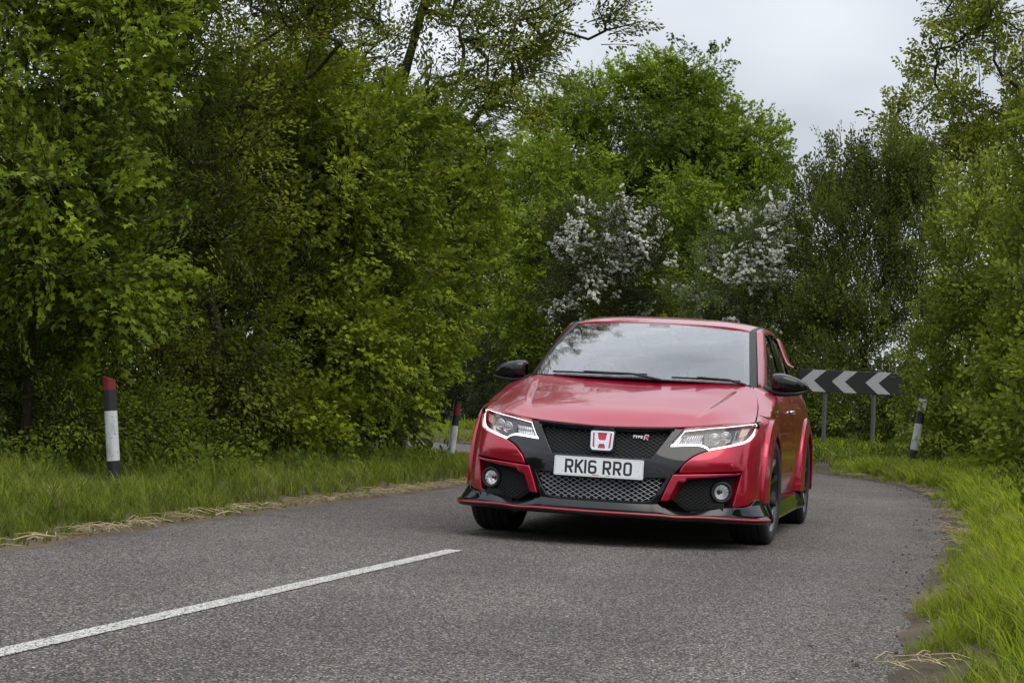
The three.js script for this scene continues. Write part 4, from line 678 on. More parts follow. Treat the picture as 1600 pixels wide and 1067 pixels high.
const KIND = {   // spray, spray scale, attractors per m2 of blob, sprays per attractor, scatter, colours (dark, light), gaps, twig tip radius
  mapleNear: { clump: 1, spray: 'maple', size: 1.0, dens: 6, per: 8, scat: 0.2, a: [0.06, 0.09, 0.006], b: [0.26, 0.345, 0.02], gap: 0.1 },
  mapleMid: { clump: 1, spray: 'maple', size: 0.95, dens: 4.2, per: 14, scat: 0.25, a: [0.06, 0.085, 0.006], b: [0.265, 0.325, 0.018], gap: 0.12 },
  mapleEnd: { clump: 1, spray: 'maple', size: 0.95, dens: 4, per: 14, scat: 0.26, a: [0.06, 0.09, 0.006], b: [0.255, 0.325, 0.02], gap: 0.12 },
  thorn: { spray: 'small', size: 1.1, dens: 8, per: 5, scat: 0.2, a: [0.05, 0.068, 0.006], b: [0.19, 0.22, 0.014], gap: 0.3, tip: 0.007 },
  limbs: { spray: 'small', size: 1.35, dens: 3.1, per: 5, scat: 0.2, a: [0.09, 0.115, 0.01], b: [0.23, 0.26, 0.018], gap: 0.35, tip: 0.012 },
  hawLow: { spray: 'small', size: 0.9, dens: 10, per: 6, scat: 0.14, a: [0.05, 0.08, 0.007], b: [0.17, 0.22, 0.014], gap: 0.1 },
  mapleBig: { clump: 1, spray: 'maple', size: 1.3, dens: 0.95, per: 34, scat: 0.5, a: [0.065, 0.105, 0.01], b: [0.29, 0.4, 0.025], gap: 0.3 },
  mapleBush: { clump: 1, spray: 'maple', size: 1.2, dens: 4, per: 7, scat: 0.3, a: [0.09, 0.135, 0.01], b: [0.27, 0.36, 0.022], gap: 0.15 },
  haw1: { spray: 'small', size: 1.3, dens: 4.5, per: 7, scat: 0.26, a: [0.03, 0.042, 0.01], b: [0.08, 0.09, 0.02], gap: 0.25, blossom: 0.29, tip: 0.01 },
  haw2: { spray: 'small', size: 1.2, dens: 4.5, per: 7, scat: 0.26, a: [0.06, 0.09, 0.02], b: [0.15, 0.19, 0.045], gap: 0.2, blossom: 0.26, tip: 0.008 },
  black: { spray: 'small', size: 1.5, dens: 4.2, per: 7, scat: 0.28, a: [0.045, 0.065, 0.01], b: [0.15, 0.18, 0.024], gap: 0.25, up: 1.2, tip: 0.007 },
  willow: { spray: 'broad', size: 1.4, dens: 2.8, per: 6, scat: 0.32, a: [0.11, 0.14, 0.012], b: [0.27, 0.31, 0.03], gap: 0.4, tip: 0.011 },
  hazel: { clump: 1, spray: 'broad', size: 1.05, dens: 7.5, per: 7, scat: 0.2, a: [0.1, 0.135, 0.014], b: [0.25, 0.3, 0.032], gap: 0.2, up: 0.6 },
  low: { spray: 'broad', size: 0.9, dens: 7, per: 6, scat: 0.18, a: [0.05, 0.075, 0.009], b: [0.14, 0.18, 0.02], gap: 0.1 },
  low2: { spray: 'small', size: 1.2, dens: 5, per: 6, scat: 0.2, a: [0.02, 0.032, 0.009], b: [0.055, 0.075, 0.018], gap: 0.2 },
  back: { spray: 'broad', size: 2.0, dens: 1.8, per: 7, scat: 0.4, a: [0.028, 0.04, 0.006], b: [0.085, 0.105, 0.012], gap: 0.15 },
};
let treeSeed = 100;
function makeTree(name, label, kind, [bx, bz], blobs, category = 'tree', group) {
  const K = KIND[kind], R = rng(++treeSeed * 7919), gauss = () => (R() + R() + R() - 1.5) * 0.8165 * 1.4;
  const t = thing(name, label, category, group), by = groundY(bx, bz) - 0.06; t.position.set(bx, by, bz);
  const pts = [], mid = V();
  for (const [x, y, z] of blobs) mid.add(V(x - bx, y - by, z - bz)); mid.divideScalar(blobs.length);
  for (const [x, y, z, rx, ry, rz] of blobs) {
    const S = 4 * Math.PI * (((rx * ry) ** 1.6 + (ry * rz) ** 1.6 + (rx * rz) ** 1.6) / 3) ** (1 / 1.6), n = Math.round(S * K.dens), off1 = R() * 50;
    for (let i = 0, tries = 0; i < n && tries < n * 6; tries++) {
      const u = V(gauss(), gauss(), gauss()).normalize(), r = Math.cbrt(0.16 + 0.84 * R()) * (1 + 0.14 * gauss()), p = V(x - bx + u.x * rx * r, y - by + u.y * ry * r, z - bz + u.z * rz * r);
      if (p.y < 0.12) continue;
      const q = 1.5 / Math.max(0.6, Math.cbrt(rx * ry * rz)); if (fbm(p.x * q + off1, p.y * q, p.z * q, 3) < (K.gap - 0.5) * 0.55) { i += 0.5; continue; }
      pts.push({ p, c: V(x - bx, y - by, z - bz) }); i++;
    }
  }
  // skeleton: every tip joins the nearest wood already grown
  const low = Math.min(...blobs.map((b) => b[1] - b[4] - by)), stemH = clamp(low + 0.4, 0.25, 3), nodes = [{ p: V(0, 0, 0), up: -1, r: 0 }];
  const wander = V(gauss() * 0.06, 0, gauss() * 0.06);
  for (let i = 1; i <= 5; i++) nodes.push({ p: V(wander.x * i, stemH * i / 5, wander.z * i), up: i - 1, r: 0 });
  const top = Math.max(...blobs.map((b) => b[1] - by)), tipN = V(mid.x * 0.8, lerp(stemH, top, 0.75), mid.z * 0.8), s0 = nodes[5].p.clone();
  for (let i = 1; i <= 10; i++) nodes.push({ p: s0.clone().lerp(tipN, i / 10).add(V(gauss() * 0.05, 0, gauss() * 0.05)), up: nodes.length - 1, r: 0 });
  pts.sort((a, b) => a.p.distanceTo(nodes[8].p) - b.p.distanceTo(nodes[8].p));
  const tips = [];
  for (const a of pts) {
    let best = 1e9, bi = 0;
    for (let i = 1; i < nodes.length; i++) { const n = nodes[i]; if (n.tip) continue; const dx = a.p.x - n.p.x, dy = a.p.y - n.p.y, dz = a.p.z - n.p.z, d = dx * dx + dy * dy + dz * dz + (dy < 0 ? dy * dy * 2.5 : 0); if (d < best) { best = d; bi = i; } }
    const from = nodes[bi].p, d = from.distanceTo(a.p), k = clamp(Math.round(d / 0.35), 1, 7); let up = bi;
    for (let s = 1; s <= k; s++) { const w = s / k, j = s < k ? 0.07 * d : 0, q = from.clone().lerp(a.p, w).add(V(gauss() * j, gauss() * j - Math.sin(w * Math.PI) * d * 0.1, gauss() * j)); nodes.push({ p: q, up, r: 0 }); up = nodes.length - 1; }
    tips.push({ ...a, node: up });
  }
  const tipR = K.tip ?? 0.006;
  for (let i = nodes.length - 1; i > 0; i--) { if (!nodes[i].r) nodes[i].r = tipR ** 2.35; nodes[nodes[i].up].r += nodes[i].r; }
  const rad = nodes.map((n) => n.r ** (1 / 2.35));
  const mk = (test) => {
    const pos = [], nor = [], idx = [], uv = [];
    for (let i = 1; i < nodes.length; i++) {
      if (!test(i)) continue;
      const a = nodes[nodes[i].up].p, b = nodes[i].p, ra = Math.min(rad[nodes[i].up], rad[i] * 1.5), rb = rad[i], d = b.clone().sub(a); if (d.lengthSq() < 1e-8) continue;
      const n = rb > 0.05 ? 10 : rb > 0.018 ? 6 : 3, o = pos.length / 3; d.normalize(); const s = V(d.y, d.z, d.x).cross(d).normalize(), w = s.clone().cross(d), L = a.distanceTo(b);
      for (const [c, r, v] of [[a, ra, 0], [b, rb, L]]) for (let k = 0; k <= n; k++) { const q = k / n * 2 * Math.PI, m = s.clone().multiplyScalar(Math.cos(q)).addScaledVector(w, Math.sin(q)); pos.push(c.x + m.x * r, c.y + m.y * r, c.z + m.z * r); nor.push(m.x, m.y, m.z); uv.push(k / n * Math.max(1, r * 12), v + a.y); }
      for (let k = 0; k < n; k++) idx.push(o + k, o + n + 1 + k, o + k + 1, o + k + 1, o + n + 1 + k, o + n + 2 + k);
    }
    return geo(pos, idx, nor, uv);
  };
  part(t, 'trunk', mk((i) => i <= 15), bark); const br = part(t, 'branches', mk((i) => i > 15), bark); br.userData.kind = 'stuff';
  // leaves
  const kinds = SPRAY[K.spray], lists = kinds.map(() => []), bl = SPRAY.blossom.map(() => []), ca = lin(...K.a), cb = lin(...K.b), Q = new THREE.Matrix4();
  for (const tip of tips) {
    const tone = clamp(0.5 + 0.75 * fbm(tip.p.x * 1.1 + treeSeed, tip.p.y * 1.1, tip.p.z * 1.1, 2) * 2 + 0.15 * gauss(), 0, 1);
    const prev = nodes[nodes[tip.node].up].p, along = tip.p.clone().sub(prev).normalize(), out = tip.p.clone().sub(tip.c).normalize();
    const flower = K.blossom && out.y + 0.3 * gauss() > -0.25 && fbm(tip.p.x * 1.2, tip.p.y * 1.2, tip.p.z * 1.2 + 5) + 0.12 * gauss() > 0.34 - K.blossom;
    for (let k = 0; k < K.per; k++) {
      const p = tip.p.clone().lerp(prev, R() * 0.6).add(V(gauss(), gauss() * 0.8, gauss()).multiplyScalar(K.scat)); if (p.y < 0.04) p.y = 0.04 + 0.1 * R();
      const ball = p.clone().sub(tip.p).normalize(), dir = (K.clump ? out.clone().multiplyScalar(0.35).addScaledVector(ball, 0.75) : out.clone().multiplyScalar(0.8)).addScaledVector(along, K.clump ? 0.15 : 0.6).add(V(gauss() * 0.6, gauss() * 0.4 + (K.up ?? 0.05), gauss() * 0.6)).normalize(), face = K.clump ? V(gauss() * 0.45 + out.x * 0.5 + ball.x * 0.7, 0.6 + ball.y * 0.5 + gauss() * 0.25, gauss() * 0.45 + out.z * 0.5 + ball.z * 0.7) : V(gauss() * 0.5 + out.x * 1.1, 0.75 + gauss() * 0.25, gauss() * 0.5 + out.z * 1.1);
      const s = K.size * (0.75 + 0.5 * R()), m = basis(dir, face).scale(V(s, s, s)).setPosition(p);
      if (flower && R() < 0.62) { const f = basis(dir, face).scale(V(1.15, 1.15, 1.15)).setPosition(p.clone().addScaledVector(out, 0.06)); bl[Math.floor(R() * bl.length)].push([f, lin(0.66, 0.66, 0.58).multiplyScalar(0.85 + 0.25 * R())]); if (R() < 0.6) continue; }
      lists[Math.floor(R() * kinds.length)].push([m, ca.clone().lerp(cb, clamp(tone + 0.12 * gauss(), 0, 1)).multiplyScalar(0.9 + 0.2 * R())]);
    }
  }
  void Q;
  lists.forEach((l, i) => l.length && swarm(t, 'foliage', kinds[i], leafMat, l));
  bl.forEach((l, i) => l.length && swarm(t, 'blossom', SPRAY.blossom[i], petalMat, l));
  return t;
}
const TREES = [
  ['field_maple', 'bright green maple nearest the camera at the left edge', 'mapleNear', [-3.99, -16.00], [[-3.91, 3.31, -15.8, 0.89, 0.78, 1], [-3.94, 2.17, -15.5, 0.77, 0.72, 1], [-3.74, 1.55, -16.1, 0.66, 0.5, 0.8], [-3.28, 3.73, -16.2, 0.59, 0.43, 0.9], [-3.47, 1.93, -16, 0.61, 0.42, 0.8], [-3.69, 4.63, -16.4, 1.41, 0.76, 1.2]]],
  ['hawthorn_bush', 'low hawthorn bush with sparse white blossom behind the left red-topped post', 'hawLow', [-3.82, -16.40], [[-4.12, 0.74, -16.5, 0.65, 0.54, 0.6], [-3.38, 0.66, -16.9, 0.45, 0.45, 0.5], [-4.64, 0.98, -16, 0.63, 0.85, 0.7], [-3.98, 0.53, -15.8, 0.68, 0.42, 0.5], [-3.15, 0.32, -17.6, 0.7, 0.29, 0.5]]],
  ['thorn_tree', 'dark twiggy tree with sky showing through, behind the left red-topped post', 'thorn', [-2.97, -19.30], [[-3.19, 3.16, -18.8, 0.87, 1.18, 1.2], [-2.9, 1.61, -18.6, 0.8, 0.92, 1], [-3.34, 2.49, -18.4, 0.73, 0.73, 1], [-2.83, 4.36, -19.4, 1.02, 0.7, 1.3], [-3.04, 0.74, -18.6, 0.74, 0.49, 0.8], [-3.22, 5.34, -19.5, 1.42, 0.71, 1.4]]],
  ['field_maple', 'broad yellow-green maple in the middle of the left hedge', 'mapleMid', [-2.21, -22.60], [[-2.3, 2.82, -21.2, 0.98, 1.12, 1.2], [-2.38, 1.46, -20.6, 0.95, 0.88, 1], [-1.83, 3.51, -22, 0.94, 0.8, 1.2], [-1.51, 2.23, -22.4, 1.04, 1.11, 1.2], [-2.13, 0.93, -21.4, 0.95, 0.64, 0.9], [-2.67, 3.69, -21, 0.9, 0.69, 1], [-2.63, 0.63, -20.2, 0.87, 0.47, 0.7]]],
  ['field_maple', 'leafy maple at the end of the left hedge, above the leaning post', 'mapleEnd', [-1.40, -27.20], [[-1, 2.68, -26.2, 0.69, 1.3, 1.3], [-1.58, 1.44, -26, 0.77, 0.69, 1], [-0.77, 3.48, -26.2, 0.52, 0.78, 1], [-2.02, 0.73, -25.4, 0.59, 0.46, 0.8], [-1.07, 4.34, -26.2, 0.69, 0.61, 1]]],
  ['oak_tree', 'tall sparse tree with dark limbs reaching over the road', 'limbs', [-2.22, -28.50], [[-1.55, 5.96, -27.5, 1.82, 1, 1.6], [-0.31, 5.92, -27.5, 0.77, 0.68, 1.3], [0.72, 6.33, -27.5, 0.86, 0.33, 0.9], [-2.73, 5.73, -27.5, 1.27, 1.09, 1.6], [-0.92, 5.03, -27.5, 0.73, 0.54, 1.1], [-1.66, 7.84, -28, 2.31, 1.29, 1.8], [0.21, 7.73, -28, 1.29, 0.92, 1.4], [0.13, 4.98, -27.2, 0.27, 0.36, 0.5], [-2.2, 9.7, -28, 2.59, 1.66, 2], [-0.69, 9.42, -27.8, 1.1, 0.73, 1.2]]],
  ['maple_tree', 'large round maple rising against the sky behind the car', 'mapleBig', [3.36, -50.00], [[3.58, 8.14, -50, 1.73, 1.57, 2.8], [5.02, 7.29, -50, 1.32, 1.52, 2.4], [1.5, 7.42, -49, 1.38, 1.54, 2.5], [2.73, 5.58, -48, 2.38, 1.58, 2.8], [0.82, 5.66, -48, 1.27, 1.74, 2.4], [5.4, 5.31, -49, 1.38, 1.46, 2.4], [4.03, 9.33, -50, 1.07, 0.66, 1.7], [5.84, 7.57, -50, 0.66, 1.02, 1.4], [2.13, 9, -50, 0.59, 0.59, 1.2], [3.13, 3.53, -48, 2.38, 0.95, 2.2], [6.02, 5.98, -49, 0.81, 0.97, 1.6]]],
  ['maple_bush', 'bright leafy bush left of the blossoming hawthorn, above the left mirror', 'mapleBush', [0.21, -46.50], [[0.16, 4.06, -46, 0.76, 1.06, 1.4], [-0.02, 2.81, -45.5, 0.68, 1.05, 1.2], [0.35, 4.83, -46, 0.61, 0.61, 1.1]]],
  ['hawthorn_tree', 'dark hawthorn crowned with white blossom above the car roof', 'haw1', [2.08, -44.00], [[1.9, 4.42, -43, 1.28, 0.85, 1.4], [1.07, 3.64, -42.6, 0.63, 0.7, 1.1], [2.78, 3.81, -43, 0.64, 0.71, 1.1], [1.81, 3.06, -43, 1.14, 0.71, 1.2]]],
  ['hawthorn_tree', 'pale green hawthorn dotted with white blossom right of the dark one', 'haw2', [4.92, -41.00], [[4.6, 3.7, -40.3, 1, 1.13, 1.4], [5.26, 4.69, -40.5, 0.53, 0.67, 1], [3.91, 3.52, -40, 0.59, 0.79, 1.1], [5.79, 3.51, -40.6, 0.47, 1.07, 1], [4.88, 2.5, -40, 1.19, 0.79, 1.1]]],
  ['blackthorn_thicket', 'dark upright blackthorn thicket behind the chevron sign', 'black', [7.34, -39.50], [[6.94, 4.13, -39.3, 1.1, 2.08, 1.5], [8.06, 3.89, -39, 0.9, 1.93, 1.5], [6.32, 4.78, -39.6, 0.52, 1.44, 1], [7.54, 5.72, -39.3, 0.78, 0.78, 1.2], [6.37, 2.38, -38.6, 1.15, 1.15, 1.2], [6.32, 0.98, -38, 1, 0.88, 1]]],
  ['willow_tree', 'tall open tree with yellow-green young leaves at the top right', 'willow', [11.21, -44.50], [[10.4, 8.59, -44, 1.31, 1.89, 2], [9.18, 7.6, -43.6, 0.79, 0.86, 1.3], [10.91, 11.12, -44, 1.74, 1.74, 2], [11.24, 6.67, -43.6, 1.15, 1.58, 2], [8.97, 5.93, -43, 0.71, 0.99, 1.2], [9.91, 10.19, -44, 0.58, 0.58, 1]]],
  ['hazel_bush', 'pale green hazel bush beside the black and white post on the right', 'hazel', [7.26, -30.00], [[7.36, 3.38, -29.5, 0.88, 1.46, 1.3], [7.04, 1.82, -30, 0.69, 1.09, 1.1], [6.86, 0.82, -29.5, 0.58, 0.58, 0.9], [6.78, 1.01, -30.5, 0.3, 0.6, 0.7]]],
  ['hazel_bush', 'pale green hazel bush cut off by the right edge of the picture', 'hazel', [7.04, -25.00], [[6.84, 1.36, -25.5, 0.51, 0.93, 0.9], [6.91, 2.6, -25, 0.66, 1.24, 1.1], [7.27, 4.27, -25, 0.74, 1.24, 1.2], [6.65, 0.67, -26, 0.43, 0.43, 0.7]]],
  ['hazel_bush', 'small hazel bush at the lower right edge, closest to the road', 'hazel', [6.05, -21.50], [[5.86, 0.92, -21.3, 0.35, 0.56, 0.6], [5.69, 0.39, -21, 0.28, 0.24, 0.45], [6.13, 1.85, -21.6, 0.43, 0.86, 0.7]]],
  ['privet_bush', 'low dark bush under and right of the chevron sign', 'low', [7.43, -37.30], [[6.56, 0.99, -37.2, 0.98, 0.55, 0.7], [7.54, 1.03, -36.6, 0.6, 0.72, 0.7], [7.79, 1.89, -36.8, 0.43, 0.61, 0.6], [5.95, 0.84, -38, 0.63, 0.56, 0.6]]],
  ['ash_tree', 'dark tree in the gap between the left hedge and the round maple', 'back', [-1.06, -57.00], [[-0.82, 4.23, -57, 1.69, 2.45, 2.6], [-1.84, 2.46, -56, 1.85, 1.66, 2.6], [-1.32, 6.58, -58, 1.15, 1.15, 2.2], [-0.16, 2.11, -54, 1.07, 1.07, 2]]],
  ['bramble_bush', 'dim bramble bush beyond the far stretch of road', 'low2', [-1.11, -44.00], [[-1.67, 0.92, -43.5, 0.86, 0.72, 1], [-0.54, 1.26, -44, 0.73, 1.02, 1.2], [-0.93, 0.67, -43, 1.14, 0.5, 0.8]]],
  ['ash_tree', 'dark tree low behind the car and the pale hawthorn', 'back', [5.79, -56.00], [[5.17, 3.13, -56, 2.59, 1.48, 2.4], [7.81, 2.84, -55, 1.45, 1.27, 2.2], [2.68, 2.59, -54, 2.14, 1.25, 2.2]]],
];
for (const [n, l, k, b, blobs] of TREES) makeTree(n, l, k, b, blobs, /bush|thicket/.test(n) ? 'bush' : 'tree');
// the wood goes on behind the left hedge and along both verges beside the camera
for (const [label, kind, b, blobs] of [
  ['dark tree filling the wood behind the near maple', 'back', [-6.2, -20.5], [[-6.2, 2.2, -20.5, 1.5, 1.6, 1.3], [-5.2, 1.3, -20, 1.2, 1.2, 1], [-7.2, 3.4, -21, 1.6, 1.4, 1.3], [-5.4, 0.6, -19.5, 1.3, 0.6, 0.9]]],
  ['dark tree filling the wood behind the twiggy tree', 'back', [-4.6, -23.5], [[-4.7, 2.2, -23.5, 1.5, 1.7, 1.2], [-3.6, 1.4, -23, 1.2, 1.2, 1], [-4, 3.5, -24, 1.3, 1.1, 1.2], [-4.2, 0.6, -22.6, 1.3, 0.6, 0.9]]],
  ['dark tree filling the wood behind the broad maple', 'back', [-3.6, -28.5], [[-3.6, 2.2, -28.5, 1.6, 1.8, 1.3], [-2.4, 1.8, -28.6, 1.3, 1.6, 1.1], [-2.9, 3.9, -29, 1.5, 1.3, 1.3], [-4.8, 3.2, -29, 1.4, 1.5, 1.3], [-3.2, 0.6, -27.8, 1.4, 0.6, 0.9]]],
]) makeTree('elder_tree', label, kind, b, blobs, 'tree', 'trees of the wood behind the left hedge');
for (const [label, b, h] of [['hedge bush on the left verge before the near maple', [-5.9, -11.5], 3.2], ['hedge bush on the left verge nearest the camera', [-7.4, -6.5], 3.0], ['hedge bush on the right bank beside the car', [7.2, -19.5], 2.6], ['hedge bush on the right bank between car and camera', [6.8, -13.8], 2.4], ['hedge bush on the right bank nearest the camera', [6.6, -8], 2.4]])
  makeTree('hedge_bush', label, 'hazel', b, [[b[0], h * 0.45, b[1], 1.2, h * 0.45, 1.9], [b[0] + Math.sign(b[0]) * 0.4, h * 0.8, b[1] + 0.6, 1.1, h * 0.35, 1.6]], 'bush', 'hedge bushes beyond the edges of the picture');
for (const [label, x, z] of [['low hedge bush hidden behind the car under the dark hawthorn', 1.6, -45.5], ['low hedge bush hidden behind the car under the pale hawthorn', 5.0, -44], ['low hedge bush behind the chevron sign under the blackthorn', 8.4, -42.5]])
  makeTree('hedge_bush', label, 'low', [x, z], [[x - 0.8, 0.8, z, 1.3, 0.8, 0.8], [x + 0.9, 0.9, z + 0.3, 1.3, 0.9, 0.8], [x, 1.5, z, 1.2, 0.6, 0.7]], 'bush', 'low hedge along the outside of the bend');
// ---------------------------------------------------------------- grass
function tuft(n, seed, bend, width) {
  const R = rng(seed), pos = [], idx = [], col = [];
  for (let k = 0; k < n; k++) {
    const age = R(), v = 0.65 + 0.6 * age; for (let q = 0; q < 7; q++) col.push(v * (0.85 + 0.3 * age), v, v * 1.1);
    const a = R() * 2 * Math.PI, r = 0.05 * Math.sqrt(R()), h = 0.55 + 0.5 * R(), lean2 = bend * (0.25 + R()), da = a + (R() - 0.5) * 2, w = width * (0.7 + 0.6 * R()), b = pos.length / 3, sx = -Math.sin(da + 1.2 * R()), sz = Math.cos(da);
    for (const [t, ww] of [[0, 1], [0.4, 0.9], [0.75, 0.6]]) { const o = lean2 * t * t * h, x = Math.cos(a) * r + Math.cos(da) * o, z = Math.sin(a) * r + Math.sin(da) * o, y = h * (t - 0.25 * lean2 * t * t * t); pos.push(x - sx * w * ww, y, z - sz * w * ww, x + sx * w * ww, y, z + sz * w * ww); }
    const o = lean2 * h; pos.push(Math.cos(a) * r + Math.cos(da) * o, h * (1 - 0.3 * lean2), Math.sin(a) * r + Math.sin(da) * o);
    idx.push(b, b + 1, b + 2, b + 1, b + 3, b + 2, b + 2, b + 3, b + 4, b + 3, b + 5, b + 4, b + 4, b + 5, b + 6);
  }
  const g = geo(pos, idx); g.setAttribute('color', new THREE.Float32BufferAttribute(col, 3)); return g;
}
{
  const R = rng(2024), blades = [tuft(15, 1, 0.55, 0.011), tuft(15, 2, 0.8, 0.012), tuft(12, 3, 0.35, 0.01)], dry = [tuft(9, 4, 1.3, 0.007)];
  const sets = { left: [[], [], []], right: [[], [], []] }, straw = [], Y = V(0, 1, 0);
  const POSTS = [[-3.03, -15.08], [-0.86, -29.2], [-1.64, -30.2], [6.03, -29], [5.7, -35], [6.58, -35]];
  const add = (x, z, w, near) => {
    const patch = fbm(x * 0.9, z * 0.9, 17), fine = fbm(x * 3, z * 3, 21), e = w.d;
    if (e < 0.03 + 0.1 * fine) return;
    if (patch + fine * 0.6 < -0.16 && !w.left && e > 0.4 && R() < 0.8) return;
    if (!w.left && e < 0.5 && patch * 0.5 + fbm(x * 2.2, z * 2.2, 33) < 0.12 - e * 0.5 && R() < 0.85) return;
    const grow = smoothstep(e, 0, 0.45) * (z < -26 && w.left ? 0.35 : 1), h = (w.left ? 0.07 + 0.11 * grow : 0.07 + 0.13 * grow) * (1 + 0.8 * patch) * (0.45 + 0.55 * smoothstep(Math.min(...POSTS.map((p) => Math.hypot(x - p[0], z - p[1] - 0.3))), 0.15, 0.6)) * (0.7 + 0.6 * R()), s = h, g = 1.0;
    const k = clamp(0.5 + patch * 1.3 + (R() - 0.5) * 0.6, 0, 1), c = w.left ? lin(lerp(0.09, 0.2, k), lerp(0.125, 0.25, k), lerp(0.012, 0.022, k)) : lin(lerp(0.12, 0.27, k), lerp(0.16, 0.34, k), lerp(0.006, 0.014, k));
    if (R() < 0.05) c.lerp(lin(0.26, 0.21, 0.1), 0.7);
    const q = new THREE.Quaternion().setFromAxisAngle(Y, R() * 6.283), wide = near ? 1 : 1.5, m = new THREE.Matrix4().compose(V(x, groundY(x, z, w) - 0.01, z), q, V(s * g * wide, h, s * g * wide));
    sets[w.left ? 'left' : 'right'][Math.floor(R() * 3)].push([m, c]);
  };
  const zones = [[-5.2, 2.5, -33, -8.5, 15000, true], [-8, -0.5, -48, -32, 2500, false], [-2, 10, -50, -27, 6500, false], [0.6, 7, -28, -11, 15000, false], [0.3, 4.2, -12, -4.3, 20000, true], [-5.2, -0.6, -14, -8, 5000, true]];
  for (const [x0, x1, z0, z1, n, near] of zones) for (let i = 0; i < n; i++) {
    const x = lerp(x0, x1, R()), z = lerp(z0, z1, R()), w = where(x, z); if (w.d < 0 || w.d > (near ? 3.2 : 6)) continue;
    add(x, z, w, near);
  }
  const grass = (side) => { const o = new THREE.Group(); o.name = numbered('grass'); scene.add(o); return o; };
  for (const [side, label] of [['left', 'long green grass covering the left verge'], ['right', 'bright green grass covering the right bank']]) { const o = grass(side); tag(o, label, 'grass', null, 'stuff'); sets[side].forEach((l, i) => swarm(o, 'blades', blades[i], grassMat, l)); }
  { // nettles and docks standing along the foot of the hedges
    const lists = SPRAY.broad.map(() => []), o = new THREE.Group(); o.name = 'weeds'; scene.add(o); tag(o, 'leafy green weeds growing between grass and hedge', 'weeds', null, 'stuff');
    for (const [x0, x1, z0, z1, n] of [[-5, 0, -29, -14, 1500], [2, 8, -36, -9, 2600]]) for (let i = 0; i < n; i++) {
      const x = lerp(x0, x1, R()), z = lerp(z0, z1, R()), w = where(x, z); if (w.d < (w.left ? 0.9 : 0.55) || w.d > 3.4 || (w.left && z < -24) || POSTS.some((p) => Math.abs(x - p[0]) < 0.3 && z > p[1] - 0.1 && z < p[1] + 1.5) || fbm(x * 1.1, z * 1.1, 50) < 0.02 - 0.1 * (w.d - 1)) continue;
      const s = 0.35 + 0.55 * R(), k = R(); lists[Math.floor(R() * 3)].push([basis(V((R() - 0.5) * 0.6, 1, (R() - 0.5) * 0.6), V(R() - 0.5, 0.5, R() - 0.3)).scale(V(s, s, s)).setPosition(x, groundY(x, z, w), z), lin(lerp(0.05, 0.15, k), lerp(0.085, 0.2, k), lerp(0.008, 0.02, k))]);
    }
    lists.forEach((l, i) => swarm(o, 'leaves', SPRAY.broad[i], leafMat, l));
  }
  // dry stalks fallen along both margins
  const stalks = (seed) => { const Q = rng(seed), l = []; for (let i = 0; i < 9; i++) { const a = Q() * 6.283, r = 0.09 * Q(), L = 0.03 + 0.06 * Q(), d = V(Math.cos(a), 0, Math.sin(a)), c = V((Q() - 0.5) * 0.16, 0.012 + 0.02 * Q(), (Q() - 0.5) * 0.16); void r; l.push(tube([c.clone().addScaledVector(d, -L), c.clone().add(V((Q() - 0.5) * 0.02, 0.008, (Q() - 0.5) * 0.02)), c.clone().addScaledVector(d, L).add(V(0, 0.012 * Q() - 0.01, 0))], 0.0017, 3)); } return join(l); };
  const st = [stalks(1), stalks(2)], sl = [[], []];
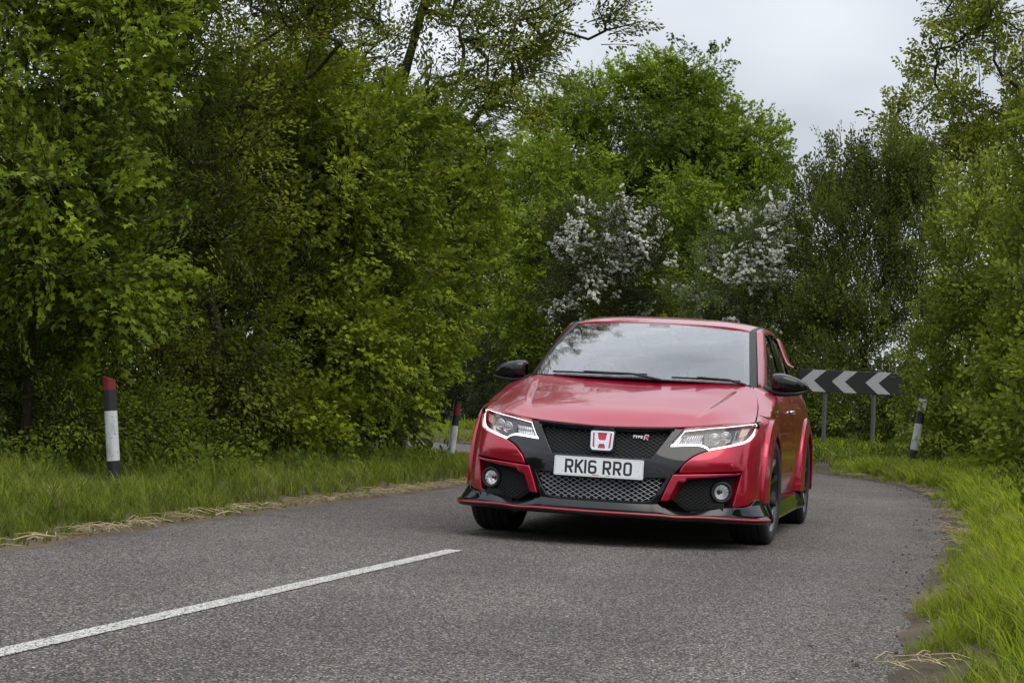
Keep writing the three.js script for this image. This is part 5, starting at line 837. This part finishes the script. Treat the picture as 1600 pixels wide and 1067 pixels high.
  for (const [edge, sgn, dens, spread] of [[leftEdge, -1, 6, 0.04], [rightEdge, 1, 0.5, 0.12]]) for (let i = 0; i < edge.length - 1; i++) {
    const p = edge[i], q = edge[i + 1], L = p.distanceTo(q), nx = -(q.z - p.z) / L, nz = (q.x - p.x) / L; if (p.z > -3 || p.x < -8) continue;
    const much = smoothstep(fbm(p.x * 0.8, p.z * 0.8, 40), -0.25, 0.15); void sgn;
    for (let k = 0, n = Math.floor(L * dens * (0.25 + much) * 2.4 + R()); k < n; k++) {
      const t = R(), o = (R() + R() - 0.85) * spread * 1.6, x0 = lerp(p.x, q.x, t), z0 = lerp(p.z, q.z, t); let x = x0 + nx * o, z = z0 + nz * o; const w = where(x, z); if (w.d < 0.01) { x = x0 - nx * o; z = z0 - nz * o; if (where(x, z).d < 0.01) continue; }
      const s = 0.7 + 0.7 * R(); sl[Math.floor(R() * 2)].push([new THREE.Matrix4().compose(V(x, Math.max(0, groundY(x, z)) + 0.002, z), new THREE.Quaternion().setFromAxisAngle(Y, R() * 6.283), V(s, s * 1.2, s)), lin(0.42, 0.34, 0.19).multiplyScalar(0.55 + 0.6 * R())]);
    }
  }
  { const o = new THREE.Group(); o.name = 'dry_straw'; scene.add(o); tag(o, 'pale dry straw lying along the edges of the road', 'straw', null, 'stuff'); sl.forEach((l, i) => swarm(o, 'stalks', st[i], std({ color: 0xffffff, roughness: 0.9 }), l)); }
  // loose chippings at the crumbling right margin
  const peb = new THREE.IcosahedronGeometry(0.011, 0), pl = [];
  for (let i = 0; i < rightEdge.length - 1; i++) { const p = rightEdge[i], q = rightEdge[i + 1], L = p.distanceTo(q); if (p.z > -3.5 || p.x < -3) continue; for (let k = 0; k < L * 40; k++) { const t = R(), o = (R() + R() + R() - 1.35) * 0.3; const x = lerp(p.x, q.x, t) + o, z = lerp(p.z, q.z, t), s = 0.25 + 0.7 * R() * R(); pl.push([new THREE.Matrix4().compose(V(x, Math.max(0.002, groundY(x, z)) + 0.002, z), new THREE.Quaternion().setFromEuler(new THREE.Euler(R() * 6, R() * 6, R() * 6)), V(s, s * 0.7, s * 1.2)), lin(0.13, 0.12, 0.11).multiplyScalar(0.5 + 0.9 * R())]); } }
  { const o = new THREE.Group(); o.name = 'gravel'; scene.add(o); tag(o, 'loose stone chippings along the right road edge', 'gravel', null, 'stuff'); swarm(o, 'chippings', peb, std({ color: 0xffffff, roughness: 0.9 }), pl); }
}
renderer.render(scene, camera);
